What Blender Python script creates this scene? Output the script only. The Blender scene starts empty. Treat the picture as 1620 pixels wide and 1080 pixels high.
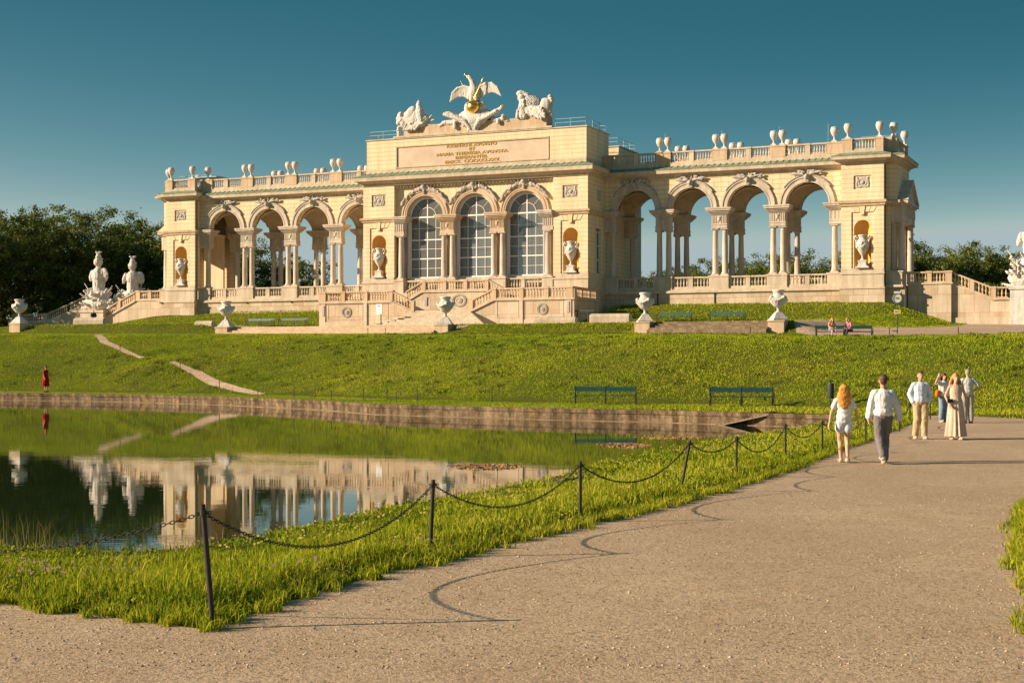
import bpy, bmesh, math, random
import numpy as np
from mathutils import Vector, Matrix
from mathutils.geometry import delaunay_2d_cdt
random.seed(7); rng = np.random.default_rng(7)
S = bpy.context.scene
C = S.collection
R = math.radians
# ------------------------------------------------------------------ camera
FPX = 2365.0
cam_d = bpy.data.cameras.new('camera'); cam = bpy.data.objects.new('camera', cam_d); C.objects.link(cam)
cam.location = (0, 0, 2.0); cam.rotation_euler = (R(90), 0, 0)
cam_d.sensor_width = 36; cam_d.lens = FPX/1620*36
cam_d.shift_y = 37/1620; cam_d.clip_end = 3000; cam_d.clip_start = 0.1
S.camera = cam
S.render.resolution_x = 1024; S.render.resolution_y = 682
# ------------------------------------------------------------------ world, sun, exposure
SUN_EL, SUN_TRAVEL = 21.0, 8.0        # elevation; direction the light travels, degrees from +X towards +Y
tx, ty = -math.cos(R(SUN_TRAVEL)), -math.sin(R(SUN_TRAVEL))
w = bpy.data.worlds.new('World'); S.world = w; w.use_nodes = True
nt = w.node_tree; nt.nodes.clear()
sky = nt.nodes.new('ShaderNodeTexSky'); sky.sky_type = 'NISHITA'; sky.sun_disc = False
sky.sun_elevation = R(SUN_EL); sky.sun_rotation = math.atan2(tx, ty)
sky.air_density = 1.0; sky.dust_density = 0.6; sky.ozone_density = 3.0; sky.altitude = 300
tcn = nt.nodes.new('ShaderNodeTexCoord'); mp = nt.nodes.new('ShaderNodeMapping'); mp.inputs['Scale'].default_value = (1, 1, 4.0)
nt.links.new(tcn.outputs['Generated'], mp.inputs[0]); nt.links.new(mp.outputs[0], sky.inputs[0])
sp_ = nt.nodes.new('ShaderNodeSeparateColor'); cb_ = nt.nodes.new('ShaderNodeCombineColor'); nt.links.new(sky.outputs[0], sp_.inputs[0])
for i_, (k_, p_) in enumerate(((2.55, 2.95), (1.48, 1.56), (.84, 1.27))):      # colour response of the air: deep teal overhead, pale towards the horizon
    pw_ = nt.nodes.new('ShaderNodeMath'); pw_.operation = 'POWER'; pw_.inputs[1].default_value = p_
    ml_ = nt.nodes.new('ShaderNodeMath'); ml_.operation = 'MULTIPLY'; ml_.inputs[1].default_value = k_
    mn_ = nt.nodes.new('ShaderNodeMath'); mn_.operation = 'MINIMUM'; mn_.inputs[1].default_value = (3.3, 4.1, 4.3)[i_]
    nt.links.new(sp_.outputs[i_], pw_.inputs[0]); nt.links.new(pw_.outputs[0], ml_.inputs[0]); nt.links.new(ml_.outputs[0], mn_.inputs[0]); nt.links.new(mn_.outputs[0], cb_.inputs[i_])
bg = nt.nodes.new('ShaderNodeBackground'); bg.inputs[1].default_value = 0.065
wo = nt.nodes.new('ShaderNodeOutputWorld')
nt.links.new(cb_.outputs[0], bg.inputs[0]); nt.links.new(bg.outputs[0], wo.inputs[0])
sd = bpy.data.lights.new('sun', 'SUN'); sun = bpy.data.objects.new('sun', sd); C.objects.link(sun)
sd.energy = 4.8; sd.angle = R(0.5); sd.color = (1.0, 0.80, 0.57)
sv = Vector((tx*math.cos(R(SUN_EL)), ty*math.cos(R(SUN_EL)), math.sin(R(SUN_EL))))
sun.rotation_euler = sv.to_track_quat('Z', 'Y').to_euler(); sun.location = (-50, -10, 60)
S.view_settings.view_transform = 'Standard'; S.view_settings.look = 'None'
S.view_settings.exposure = 0.9; S.view_settings.gamma = 1.0
S.render.engine = 'CYCLES'
S.cycles.transparent_max_bounces = 12
# ------------------------------------------------------------------ local frame of the building (a along the front, b into depth)
TH = math.atan(FPX/5340)
EA = Vector((math.cos(TH), -math.sin(TH), 0)); EB = Vector((math.sin(TH), math.cos(TH), 0))
OW = Vector((-2.165, 155.559, 0))
def L(a, b, z=0.0):
    p = OW + EA*a + EB*b
    return Vector((p.x, p.y, z))
def ab(x, y):
    d = Vector((x, y, 0)) - OW
    return d.dot(EA), d.dot(EB)
# ------------------------------------------------------------------ materials
M = {}
class NT:
    def __init__(s, name):
        s.m = bpy.data.materials.new(name); s.m.use_nodes = True; s.t = s.m.node_tree; s.t.nodes.clear()
        s.out = s.n('ShaderNodeOutputMaterial'); s.bsdf = s.n('ShaderNodeBsdfPrincipled'); s.l(s.bsdf.outputs[0], s.out.inputs[0])
        s.tc = s.n('ShaderNodeTexCoord')
    def n(s, t, **k):
        x = s.t.nodes.new(t)
        for a, b in k.items(): setattr(x, a, b)
        return x
    def l(s, a, b): s.t.links.new(a, b)
    def noise(s, scale, detail=4, rough=.6, vec=None, dist=0):
        x = s.n('ShaderNodeTexNoise'); x.inputs['Scale'].default_value = scale; x.inputs['Detail'].default_value = detail
        x.inputs['Roughness'].default_value = rough; x.inputs['Distortion'].default_value = dist
        s.l(vec or s.tc.outputs['Object'], x.inputs['Vector']); return x.outputs[0]
    def mapping(s, scale, src=None):
        x = s.n('ShaderNodeMapping'); x.inputs['Scale'].default_value = scale
        s.l(src or s.tc.outputs['Object'], x.inputs[0]); return x.outputs[0]
    def ramp(s, f, stops):
        x = s.n('ShaderNodeValToRGB'); e = x.color_ramp.elements
        while len(e) < len(stops): e.new(.5)
        for i, (p, c) in enumerate(stops):
            e[i].position = p; e[i].color = (c[0], c[1], c[2], 1) if hasattr(c, '__len__') else (c, c, c, 1)
        s.l(f, x.inputs[0]); return x.outputs[0]
    def mix(s, f, a, b, mode='MIX'):
        x = s.n('ShaderNodeMix', data_type='RGBA', blend_type=mode)
        for i, v in ((0, f), (6, a), (7, b)):
            if isinstance(v, (int, float)): x.inputs[i].default_value = v
            elif isinstance(v, (tuple, list)): x.inputs[i].default_value = (*v, 1)
            else: s.l(v, x.inputs[i])
        return x.outputs[2]
    def math(s, op, a, b=0.0):
        x = s.n('ShaderNodeMath', operation=op)
        for i, v in ((0, a), (1, b)):
            if isinstance(v, (int, float)): x.inputs[i].default_value = v
            else: s.l(v, x.inputs[i])
        return x.outputs[0]
    def bump(s, h, strength=.3, dist=.02):
        x = s.n('ShaderNodeBump'); x.inputs['Strength'].default_value = strength; x.inputs['Distance'].default_value = dist
        s.l(h, x.inputs['Height']); s.l(x.outputs[0], s.bsdf.inputs['Normal']); return x
    def fin(s, col, rough=.8, spec=.3, metal=0):
        if isinstance(col, (tuple, list)): s.bsdf.inputs['Base Color'].default_value = (*col, 1)
        else: s.l(col, s.bsdf.inputs['Base Color'])
        s.bsdf.inputs['Roughness'].default_value = rough; s.bsdf.inputs['Specular IOR Level'].default_value = spec
        s.bsdf.inputs['Metallic'].default_value = metal
        return s.m
def stone(name, c1, c2, scale=.6, blocks=None, bump=.25, streak=.25):
    s = NT(name)
    n1 = s.noise(scale, 6, .65); base = s.mix(s.ramp(n1, [(.35, 0), (.65, 1)]), c1, c2)
    n2 = s.noise(9, 5, .7); base = s.mix(.35, base, s.ramp(n2, [(.3, (.45, .42, .38)), (.7, (1, 1, 1))]), 'MULTIPLY')
    st = s.noise(1.0, 5, .7, s.mapping((2.2, 2.2, .22)))
    base = s.mix(streak, base, s.ramp(st, [(.42, (.55, .5, .44)), (.6, (1, 1, 1))]), 'MULTIPLY')
    h = n2
    if blocks:
        bw, bh = blocks
        sp = s.n('ShaderNodeSeparateXYZ'); s.l(s.tc.outputs['Object'], sp.inputs[0])
        cx = s.n('ShaderNodeCombineXYZ'); s.l(s.math('ADD', sp.outputs[0], sp.outputs[1]), cx.inputs[0]); s.l(sp.outputs[2], cx.inputs[1])
        br = s.n('ShaderNodeTexBrick'); br.offset = .37; br.inputs['Scale'].default_value = 1; br.inputs['Mortar Size'].default_value = .018
        br.inputs['Brick Width'].default_value = bw; br.inputs['Row Height'].default_value = bh
        br.inputs['Color1'].default_value = (1, 1, 1, 1); br.inputs['Color2'].default_value = (.80, .74, .66, 1); br.inputs['Mortar'].default_value = (.55, .48, .4, 1)
        br.inputs['Bias'].default_value = -.1
        s.l(cx.outputs[0], br.inputs['Vector']); base = s.mix(1.0, base, br.outputs[0], 'MULTIPLY')
    s.bump(h, bump, .03)
    return s.fin(base, .85, .2)
LIME = stone('limestone', (.60, .50, .38), (.72, .62, .49), streak=.4)
LIMEB = stone('limestone_blocks', (.62, .50, .37), (.74, .63, .49), blocks=(1.35, 1.7))
COLM = stone('column_stone', (.60, .52, .44), (.73, .64, .54), streak=.45)
WHITE = stone('white_stone', (.66, .63, .59), (.82, .79, .76), scale=1.6, streak=.45, bump=.5)
WALLST = stone('pond_wall_stone', (.22, .165, .11), (.38, .29, .19), scale=1.6, streak=.7, bump=.6)
TANST = stone('tan_stone', (.62, .46, .31), (.70, .55, .40), streak=.4)
def plaster(name, col, lines=None, brick=None):
    s = NT(name)
    n1 = s.noise(.5, 5, .6); base = s.mix(s.ramp(n1, [(.3, 0), (.7, 1)]), tuple(c*.93 for c in col), col)
    st = s.noise(1.0, 5, .7, s.mapping((1.6, 1.6, .16)))
    base = s.mix(.38, base, s.ramp(st, [(.4, (.6, .55, .48)), (.6, (1, 1, 1))]), 'MULTIPLY')
    sp = s.n('ShaderNodeSeparateXYZ'); s.l(s.tc.outputs['Object'], sp.inputs[0])
    h = s.noise(12, 3)
    if lines:
        f = s.math('FRACT', s.math('DIVIDE', s.math('SUBTRACT', sp.outputs[2], .19), lines))
        g = s.math('LESS_THAN', f, .085)
        base = s.mix(s.math('MULTIPLY', g, .62), base, (.36, .25, .12)); h = s.math('SUBTRACT', 1, g)
    if brick:
        cx = s.n('ShaderNodeCombineXYZ'); s.l(s.math('ADD', sp.outputs[0], sp.outputs[1]), cx.inputs[0]); s.l(sp.outputs[2], cx.inputs[1])
        br = s.n('ShaderNodeTexBrick'); br.offset = .5; br.inputs['Scale'].default_value = 1; br.inputs['Mortar Size'].default_value = .022
        br.inputs['Mortar Smooth'].default_value = 0
        br.inputs['Brick Width'].default_value = brick[0]; br.inputs['Row Height'].default_value = brick[1]
        s.l(cx.outputs[0], br.inputs['Vector'])
        base = s.mix(s.math('MULTIPLY', br.outputs[1], .75), base, (.36, .26, .13)); h = s.math('SUBTRACT', 1, br.outputs[1])
    s.bump(h, .5, .03)
    return s.fin(base, .8, .2)
YEL = (.83, .68, .46)
PLINE = plaster('yellow_plaster_courses', YEL, lines=.435)
PBRICK = plaster('yellow_plaster_blocks', YEL, brick=(1.45, .46))
PPLAIN = plaster('yellow_plaster', YEL)
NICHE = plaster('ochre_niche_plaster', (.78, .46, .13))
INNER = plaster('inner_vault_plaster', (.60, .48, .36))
def simple(name, col, rough=.6, spec=.3, metal=0, var=.15, scale=3):
    s = NT(name); n = s.noise(scale, 4)
    base = s.mix(s.ramp(n, [(.3, 0), (.7, 1)]), tuple(c*(1-var) for c in col), tuple(min(1, c*(1+var)) for c in col))
    return s.fin(base, rough, spec, metal)
COPPER = simple('green_copper', (.20, .25, .17), .7, .3, 0, .45, 2.5)
GOLD = simple('gilding', (.95, .55, .12), .28, .6, 1, .06)
GOLDT = simple('gilded_letters', (.42, .25, .05), .5, .4, 0, .1)
GREYREL = simple('grey_relief_stone', (.42, .38, .34), .85, .2, 0, .35, 7)
FRAMEW = simple('white_window_paint', (.82, .80, .76), .5, .4, 0, .04)
REVEAL = simple('grey_window_reveal', (.50, .50, .52), .7, .3, 0, .05)
RAILM = simple('blue_grey_metal', (.34, .50, .54), .5, .4, 0, .1)
IRON = simple('dark_iron', (.035, .028, .024), .55, .4, .3, .3, 20)
BENCHG = simple('green_bench_paint', (.022, .085, .075), .45, .4, 0, .25, 6)
BLACK = simple('black_metal', (.02, .02, .022), .5, .4, 0, .1)
DARKGREY = simple('dark_grey_metal', (.05, .055, .06), .5, .4, 0, .1)
WOOD = simple('weathered_wood', (.27, .21, .15), .85, .2, 0, .3, 8)
SIGNW = simple('white_sign_enamel', (.8, .8, .78), .4, .4, 0, .02)
SIGNY = simple('yellow_sign_enamel', (.85, .62, .05), .4, .4, 0, .02)
SIGND = simple('dark_sign_print', (.06, .07, .06), .5, .3, 0, .02)
SIGNG = simple('olive_sign_print', (.28, .30, .08), .5, .3, 0, .02)
STONECORE = simple('lettered_panel_stone', (.60, .47, .36), .85, .2, 0, .12, .8)
g = NT('window_glass'); g.t.nodes.remove(g.bsdf)
tr = g.n('ShaderNodeBsdfTransparent'); tr.inputs[0].default_value = (.86, .88, .88, 1)
gl = g.n('ShaderNodeBsdfGlossy'); gl.inputs['Roughness'].default_value = .04; gl.inputs[0].default_value = (.55, .55, .55, 1)
fr = g.n('ShaderNodeFresnel'); fr.inputs[0].default_value = 1.6
dfg = g.n('ShaderNodeBsdfDiffuse'); dfg.inputs[0].default_value = (.42, .42, .40, 1); md = g.n('ShaderNodeMixShader'); md.inputs[0].default_value = .27; g.l(tr.outputs[0], md.inputs[1]); g.l(dfg.outputs[0], md.inputs[2])
ms = g.n('ShaderNodeMixShader'); g.l(g.math('ADD', fr.outputs[0], .0), ms.inputs[0]); g.l(md.outputs[0], ms.inputs[1]); g.l(gl.outputs[0], ms.inputs[2]); g.l(ms.outputs[0], g.out.inputs[0])
GLASS = g.m
# ------------------------------------------------------------------ mesh builder
class MB:
    def __init__(s): s.v = []; s.f = []
    def add(s, vs, fs):
        o = len(s.v); s.v += [tuple(p) for p in vs]; s.f += [tuple(i+o for i in f) for f in fs]; return s
    def box(s, a0, a1, b0, b1, z0, z1):
        vs = [(a0,b0,z0),(a1,b0,z0),(a1,b1,z0),(a0,b1,z0),(a0,b0,z1),(a1,b0,z1),(a1,b1,z1),(a0,b1,z1)]
        return s.add(vs, [(0,3,2,1),(4,5,6,7),(0,1,5,4),(1,2,6,5),(2,3,7,6),(3,0,4,7)])
    def frus(s, a0, a1, b0, b1, z0, A0, A1, B0, B1, z1):
        vs = [(a0,b0,z0),(a1,b0,z0),(a1,b1,z0),(a0,b1,z0),(A0,B0,z1),(A1,B0,z1),(A1,B1,z1),(A0,B1,z1)]
        return s.add(vs, [(0,3,2,1),(4,5,6,7),(0,1,5,4),(1,2,6,5),(2,3,7,6),(3,0,4,7)])
    def ext(s, poly, ax, t0, t1):
        """extrude 2-D polygon. ax 'a': poly is (b,z); 'b': poly is (a,z); 'z': poly is (a,b)"""
        n = len(poly)
        def P(p, t): return (t, p[0], p[1]) if ax == 'a' else ((p[0], t, p[1]) if ax == 'b' else (p[0], p[1], t))
        vs = [P(p, t0) for p in poly] + [P(p, t1) for p in poly]
        return s.add(vs, [tuple(range(n)), tuple(range(2*n-1, n-1, -1))] + [(i, (i+n), (i+1) % n+n, (i+1) % n) for i in range(n)])
    def lathe(s, c, prof, n=16, sq=False, ph=0):
        o = len(s.v); vs = []
        for r, z in prof:
            for k in range(n):
                t = 2*math.pi*k/n+ph; vs.append((c[0]+r*math.cos(t), c[1]+r*math.sin(t), c[2]+z))
        fs = []
        for j in range(len(prof)-1):
            for k in range(n): fs.append((j*n+k, j*n+(k+1) % n, (j+1)*n+(k+1) % n, (j+1)*n+k))
        fs.append(tuple(range(n-1, -1, -1))); fs.append(tuple((len(prof)-1)*n+k for k in range(n)))
        return s.add(vs, fs)
    def tube(s, pts, r, n=8, cap=True):
        pts = [Vector(p) for p in pts]; rr = r if hasattr(r, '__len__') else [r]*len(pts)
        vs = []; up = Vector((0, 0, 1)); pu = None
        for i, p in enumerate(pts):
            d = (pts[min(i+1, len(pts)-1)]-pts[max(i-1, 0)]); d = d.normalized() if d.length > 1e-9 else Vector((0, 0, 1))
            u = pu - d*pu.dot(d) if pu is not None else (up.cross(d) if abs(d.z) < .95 else Vector((1, 0, 0)).cross(d))
            if u.length < 1e-6: u = d.orthogonal()
            u.normalize(); pu = u; v = d.cross(u)
            for k in range(n):
                t = 2*math.pi*k/n; vs.append(p+(u*math.cos(t)+v*math.sin(t))*rr[i])
        fs = []
        for j in range(len(pts)-1):
            for k in range(n): fs.append((j*n+k, j*n+(k+1) % n, (j+1)*n+(k+1) % n, (j+1)*n+k))
        if cap: fs.append(tuple(range(n-1, -1, -1))); fs.append(tuple((len(pts)-1)*n+k for k in range(n)))
        return s.add(vs, fs)
    def ell(s, c, r, rot=None, n=12, m=8):
        vs = []; Mx = rot.to_matrix() if rot is not None else Matrix.Identity(3)
        c = Vector(c)
        for j in range(m+1):
            ph = math.pi*j/m
            for k in range(n):
                t = 2*math.pi*k/n
                vs.append(c+Mx @ Vector((r[0]*math.sin(ph)*math.cos(t), r[1]*math.sin(ph)*math.sin(t), r[2]*math.cos(ph))))
        fs = []
        for j in range(m):
            for k in range(n): fs.append(((j+1)*n+k, (j+1)*n+(k+1) % n, j*n+(k+1) % n, j*n+k))
        return s.add(vs, fs)
    def cap(s, p0, r0, p1, r1, n=10):
        """tapered capsule"""
        p0 = Vector(p0); p1 = Vector(p1); d = (p1-p0); ln = d.length; d = d.normalized() if ln > 1e-6 else Vector((0, 0, 1))
        pts = []; rr = []
        for k in range(4): t = math.pi/2*(1-k/4); pts.append(p0-d*r0*math.sin(t)); rr.append(max(r0*math.cos(t), 1e-4))
        pts.append(p0); rr.append(r0); pts.append(p1); rr.append(r1)
        for k in range(1, 5): t = math.pi/2*k/4; pts.append(p1+d*r1*math.sin(t)); rr.append(max(r1*math.cos(t), 1e-4))
        u = d.orthogonal().normalized(); v = d.cross(u); vs = []
        for p, q in zip(pts, rr):
            for k in range(n): t = 2*math.pi*k/n; vs.append(p+(u*math.cos(t)+v*math.sin(t))*q)
        fs = []
        for j in range(len(pts)-1):
            for k in range(n): fs.append((j*n+k, j*n+(k+1) % n, (j+1)*n+(k+1) % n, (j+1)*n+k))
        fs.append(tuple(range(n-1, -1, -1))); fs.append(tuple((len(pts)-1)*n+k for k in range(n)))
        return s.add(vs, fs)
    def archfill(s, ac, r, hw, zs, zt, b0, b1, n=14, r2=None):
        """wall piece of half width hw with an arched opening of radius r springing at zs, filled up to zt"""
        pts = [(ac-r*math.cos(math.pi*k/n), zs+r*math.sin(math.pi*k/n)) for k in range(n+1)]
        for k in range(n):
            p, q = pts[k], pts[k+1]
            s.add([(p[0],b0,p[1]),(q[0],b0,q[1]),(q[0],b0,zt),(p[0],b0,zt),(p[0],b1,p[1]),(q[0],b1,q[1]),(q[0],b1,zt),(p[0],b1,zt)],
                  [(0,1,2,3),(7,6,5,4),(0,4,5,1)] + [(3,2,6,7)])
        if hw > r:
            s.box(ac-hw, ac-r, b0, b1, zs, zt); s.box(ac+r, ac+hw, b0, b1, zs, zt)
        return s
    def archring(s, ac, r0, r1, zs, b0, b1, n=20, t0=0, t1=math.pi):
        A = []
        for k in range(n+1):
            t = t0+(t1-t0)*k/n
            for r in (r0, r1):
                for b in (b0, b1): A.append((ac-r*math.cos(t), b, zs+r*math.sin(t)))
        fs = []
        for k in range(n):
            o = k*4; p = o+4
            fs += [(o, p, p+2, o+2), (o+1, o+3, p+3, p+1), (o+2, p+2, p+3, o+3), (o, o+1, p+1, p)]
        fs += [(0, 2, 3, 1), (n*4, n*4+1, n*4+3, n*4+2)]
        return s.add(A, fs)
    def build(s, name, mat, parent=None, smooth=False, **props):
        me = bpy.data.meshes.new(name); me.from_pydata(s.v, [], s.f); me.validate(); 
        bm = bmesh.new(); bm.from_mesh(me); bmesh.ops.recalc_face_normals(bm, faces=bm.faces); bm.to_mesh(me); bm.free()
        me.materials.append(mat)
        o = bpy.data.objects.new(name, me); C.objects.link(o)
        if parent: o.parent = parent
        if smooth: shade(o)
        for k, v in props.items(): o[k] = v
        return o
def shade(o, ang=40):
    me = o.data; me.polygons.foreach_set('use_smooth', [True]*len(me.polygons))
    try: me.set_sharp_from_angle(angle=R(ang))
    except Exception: pass
def tag(o, label, cat, group=None, kind=None):
    if label: o['label'] = label
    if cat: o['category'] = cat
    if group: o['group'] = group
    if kind: o['kind'] = kind
    return o
def empty(name, loc, rz=0.0, label=None, cat=None, group=None):
    o = bpy.data.objects.new(name, None); C.objects.link(o); o.location = loc; o.rotation_euler = (0, 0, rz)
    o.empty_display_size = .3
    return tag(o, label, cat, group)
def kids(o): return [c for c in bpy.data.objects if c.parent == o]
def copy_tree(o, loc=None, rz=None, label=None, sc=None):
    def rec(x, p):
        c = x.copy(); C.objects.link(c); c.parent = p
        for k in kids(x): rec(k, c)
        return c
    ks = kids(o)
    c = o.copy(); C.objects.link(c)
    for k in ks: rec(k, c)
    if loc is not None: c.location = loc
    if rz is not None: c.rotation_euler = (0, 0, rz)
    if sc is not None: c.scale = (sc, sc, sc)
    if label: c['label'] = label
    return c
def remesh(mb, vox, name, mat, parent=None, smooth_it=2, disp=None):
    """fuse overlapping blobs into one continuous skin"""
    o = mb.build(name, mat, None)
    m = o.modifiers.new('r', 'REMESH'); m.mode = 'VOXEL'; m.voxel_size = vox; m.use_smooth_shade = True
    if smooth_it:
        q = o.modifiers.new('s', 'SMOOTH'); q.iterations = smooth_it; q.factor = .5
    if disp:
        tx_ = bpy.data.textures.new('n', 'CLOUDS'); tx_.noise_scale = disp[1]; d = o.modifiers.new('d', 'DISPLACE'); d.texture = tx_; d.strength = disp[0]; d.mid_level = .5
    bpy.context.view_layer.update()
    dg = bpy.context.evaluated_depsgraph_get()
    me = bpy.data.meshes.new_from_object(o.evaluated_get(dg)); o.modifiers.clear(); o.data = me
    me.polygons.foreach_set('use_smooth', [True]*len(me.polygons))
    if parent: o.parent = parent
    return o
def np_mesh(name, V, F, mat, parent=None):
    """V (n,3), F (m,k) arrays"""
    me = bpy.data.meshes.new(name); n, k = F.shape
    me.vertices.add(len(V)); me.vertices.foreach_set('co', V.astype(np.float32).ravel())
    me.loops.add(n*k); me.loops.foreach_set('vertex_index', F.astype(np.int32).ravel())
    me.polygons.add(n); me.polygons.foreach_set('loop_start', np.arange(0, n*k, k, dtype=np.int32))
    me.update(calc_edges=True); me.validate(); me.materials.append(mat)
    o = bpy.data.objects.new(name, me); C.objects.link(o)
    if parent: o.parent = parent
    return o
# ------------------------------------------------------------------ every separate piece of masonry becomes a part of its own
def split_parts(o, maxn=10, gap=.06):
    me = o.data; n = len(me.vertices)
    if n > 60000 or n == 0: return
    par = list(range(n))
    def fd(i):
        while par[i] != i: par[i] = par[par[i]]; i = par[i]
        return i
    for e in me.edges:
        a, b = fd(e.vertices[0]), fd(e.vertices[1])
        if a != b: par[a] = b
    root = np.array([fd(i) for i in range(n)]); co = np.zeros(n*3); me.vertices.foreach_get('co', co); co = co.reshape(-1, 3)
    ids, inv = np.unique(root, return_inverse=True); m = len(ids)
    if m < 2 or m > 900: return
    lo = np.full((m, 3), 1e9); hi = np.full((m, 3), -1e9); np.minimum.at(lo, inv, co); np.maximum.at(hi, inv, co)
    g = list(range(m))
    def fg(i):
        while g[i] != i: g[i] = g[g[i]]; i = g[i]
        return i
    for i in range(m):
        t = np.all((lo[i]-gap <= hi) & (hi[i]+gap >= lo), axis=1)
        for j in np.nonzero(t)[0]:
            a, b = fg(i), fg(int(j))
            if a != b: g[a] = b
    cl = np.array([fg(i) for i in range(m)]); u = np.unique(cl)
    if len(u) < 2 or len(u) > maxn: return
    vc = cl[inv]; faces = [tuple(p.vertices) for p in me.polygons]; sm = len(me.polygons) and me.polygons[0].use_smooth
    for k, c in enumerate(u):
        idx = np.nonzero(vc == c)[0]; mp_ = {int(v): i for i, v in enumerate(idx)}
        nm = bpy.data.meshes.new(me.name); nm.from_pydata([tuple(co[v]) for v in idx], [], [tuple(mp_[v] for v in f) for f in faces if vc[f[0]] == c]); nm.materials.append(me.materials[0])
        if k == 0: q = o; q.data = nm
        else: q = bpy.data.objects.new(o.name.split('.')[0], nm); C.objects.link(q); q.parent = o.parent
        if sm: shade(q)
# ------------------------------------------------------------------ terrain
WZ = -0.47
FAR = [(-46.0, 104.5), (-36.7, 104.6), (-31.5, 102.3), (-25.5, 99.0), (-17.4, 91.3), (-10.8, 82.3), (-8.6, 78.2), (-7.1, 74.9), (-6.6, 74.1), (-3.3, 71.2), (2.5, 66.4), (6.2, 64.2), (8.4, 62.1), (12.3, 58.6)]
NEAR = [(12.9, 56.5), (10.8, 51.2), (8.4, 45.0), (5.0, 37.6), (2.5, 31.2), (0.45, 25.2), (-1.95, 19.2), (-3.2, 16.0), (-3.9, 15.45), (-8.0, 16.6), (-14.0, 18.6), (-30.0, 24.0), (-60.0, 34.0), (-75.0, 60.0), (-70.0, 95.0), (-58.0, 103.0)]
POND = FAR+NEAR
def resample(poly, step, closed=True, jit=0.0):
    out = []; n = len(poly)
    for i in range(n if closed else n-1):
        p = Vector(poly[i]); q = Vector(poly[(i+1) % n]); k = max(1, int((q-p).length/step))
        for j in range(k):
            t = j/k; r = p.lerp(q, t)
            if jit and p.length < 90: r += Vector((random.uniform(-jit, jit), random.uniform(-jit, jit)))
            out.append((r.x, r.y))
    if not closed: out.append(tuple(poly[-1]))
    return out
PATH_EDGE = [(-40, 16.5), (-12, 13.6), (-6.5, 12.55), (-4.2, 12.2), (-3.2, 11.6), (-2.25, 11.02), (-1.9, 12.2), (-1.24, 14.0), (-.69, 14.9), (.29, 17.0), (1.56, 19.5), (3.07, 22.7), (4.97, 27.3), (7.5, 34.3), (12.0, 45.9), (15.6, 56.3), (16.2, 57.7), (16.8, 57.9), (18.4, 54.5), (21.5, 50.5), (27, 47), (45, 40)]
RIGHT_EDGE = [(45, 33), (14.7, 31), (8.6, 23.9), (6.65, 19.5), (5.6, 16.6), (4.95, 14.6), (4.35, 12.35), (3.92, 11.2), (3.80, 10.75), (4.1, 10.2), (4.6, 8.6), (5.2, 4), (6, -12), (-40, -12)]
PA = PATH_EDGE+RIGHT_EDGE
def lp(pts): return [tuple(L(a, b).xy) for a, b in pts]
AB = lambda x, y: ab(x, y)
PLAZA = lp([(-26, -22), (-13.5, -26), (-12.6, -28.7), (9.8, -28.7), (26.5, -28.7), (38.5, -28.7), (41.0, -36), (43.6, -45.6), AB(17.9, 90.5), AB(26, 87.5), AB(36, 84.5), AB(62, 76), (95, 1.9), (47.5, 1.9), (48, -5.0), (46.8, -11), (43.5, -15.5), (38, -13.5), (30, -11.4), (15, -10.6), (13.9, -10.6), (13.9, -5.0), (-13.9, -5.0), (-13.9, -10.6), (-39, -11.4), (-44, -8), (-47.5, -1), (-60, -1), (-60, -10), (-40, -17)])
FOOT = [(-90, 118), (-60, 113), (-36, 110.5), (-25.5, 105), (-15, 97), (-8, 88), (-2, 80.5), (4.5, 76), (11, 74), (15, 69), (19, 64.5), (25, 59), (34, 53), (70, 42), (160, 20)]
def sfoot(x, y):
    x = np.asarray(x, float); y = np.asarray(y, float); d = np.full(x.shape, 1e9)
    for (x0, y0), (x1, y1) in zip(FOOT[:-1], FOOT[1:]):
        dx, dy = x1-x0, y1-y0; t = np.clip(((x-x0)*dx+(y-y0)*dy)/(dx*dx+dy*dy), 0, 1)
        d = np.minimum(d, np.hypot(x-x0-t*dx, y-y0-t*dy))
    yf = np.interp(x, [p[0] for p in FOOT], [p[1] for p in FOOT])
    return np.where(y > yf, d, -d)
def sstep(e0, e1, x):
    t = np.clip((x-e0)/(e1-e0), 0, 1); return t*t*(3-2*t)
def smin(a, b, k):
    h = np.clip(.5+.5*(b-a)/k, 0, 1); return b*(1-h)+a*h-k*h*(1-h)
def inpoly(x, y, poly):
    x = np.asarray(x); y = np.asarray(y); c = np.zeros(x.shape, bool); n = len(poly)
    for i in range(n):
        x0, y0 = poly[i]; x1, y1 = poly[(i+1) % n]
        if y0 == y1: continue
        c ^= ((y0 > y) != (y1 > y)) & (x < (x1-x0)*(y-y0)/(y1-y0)+x0)
    return c
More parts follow.
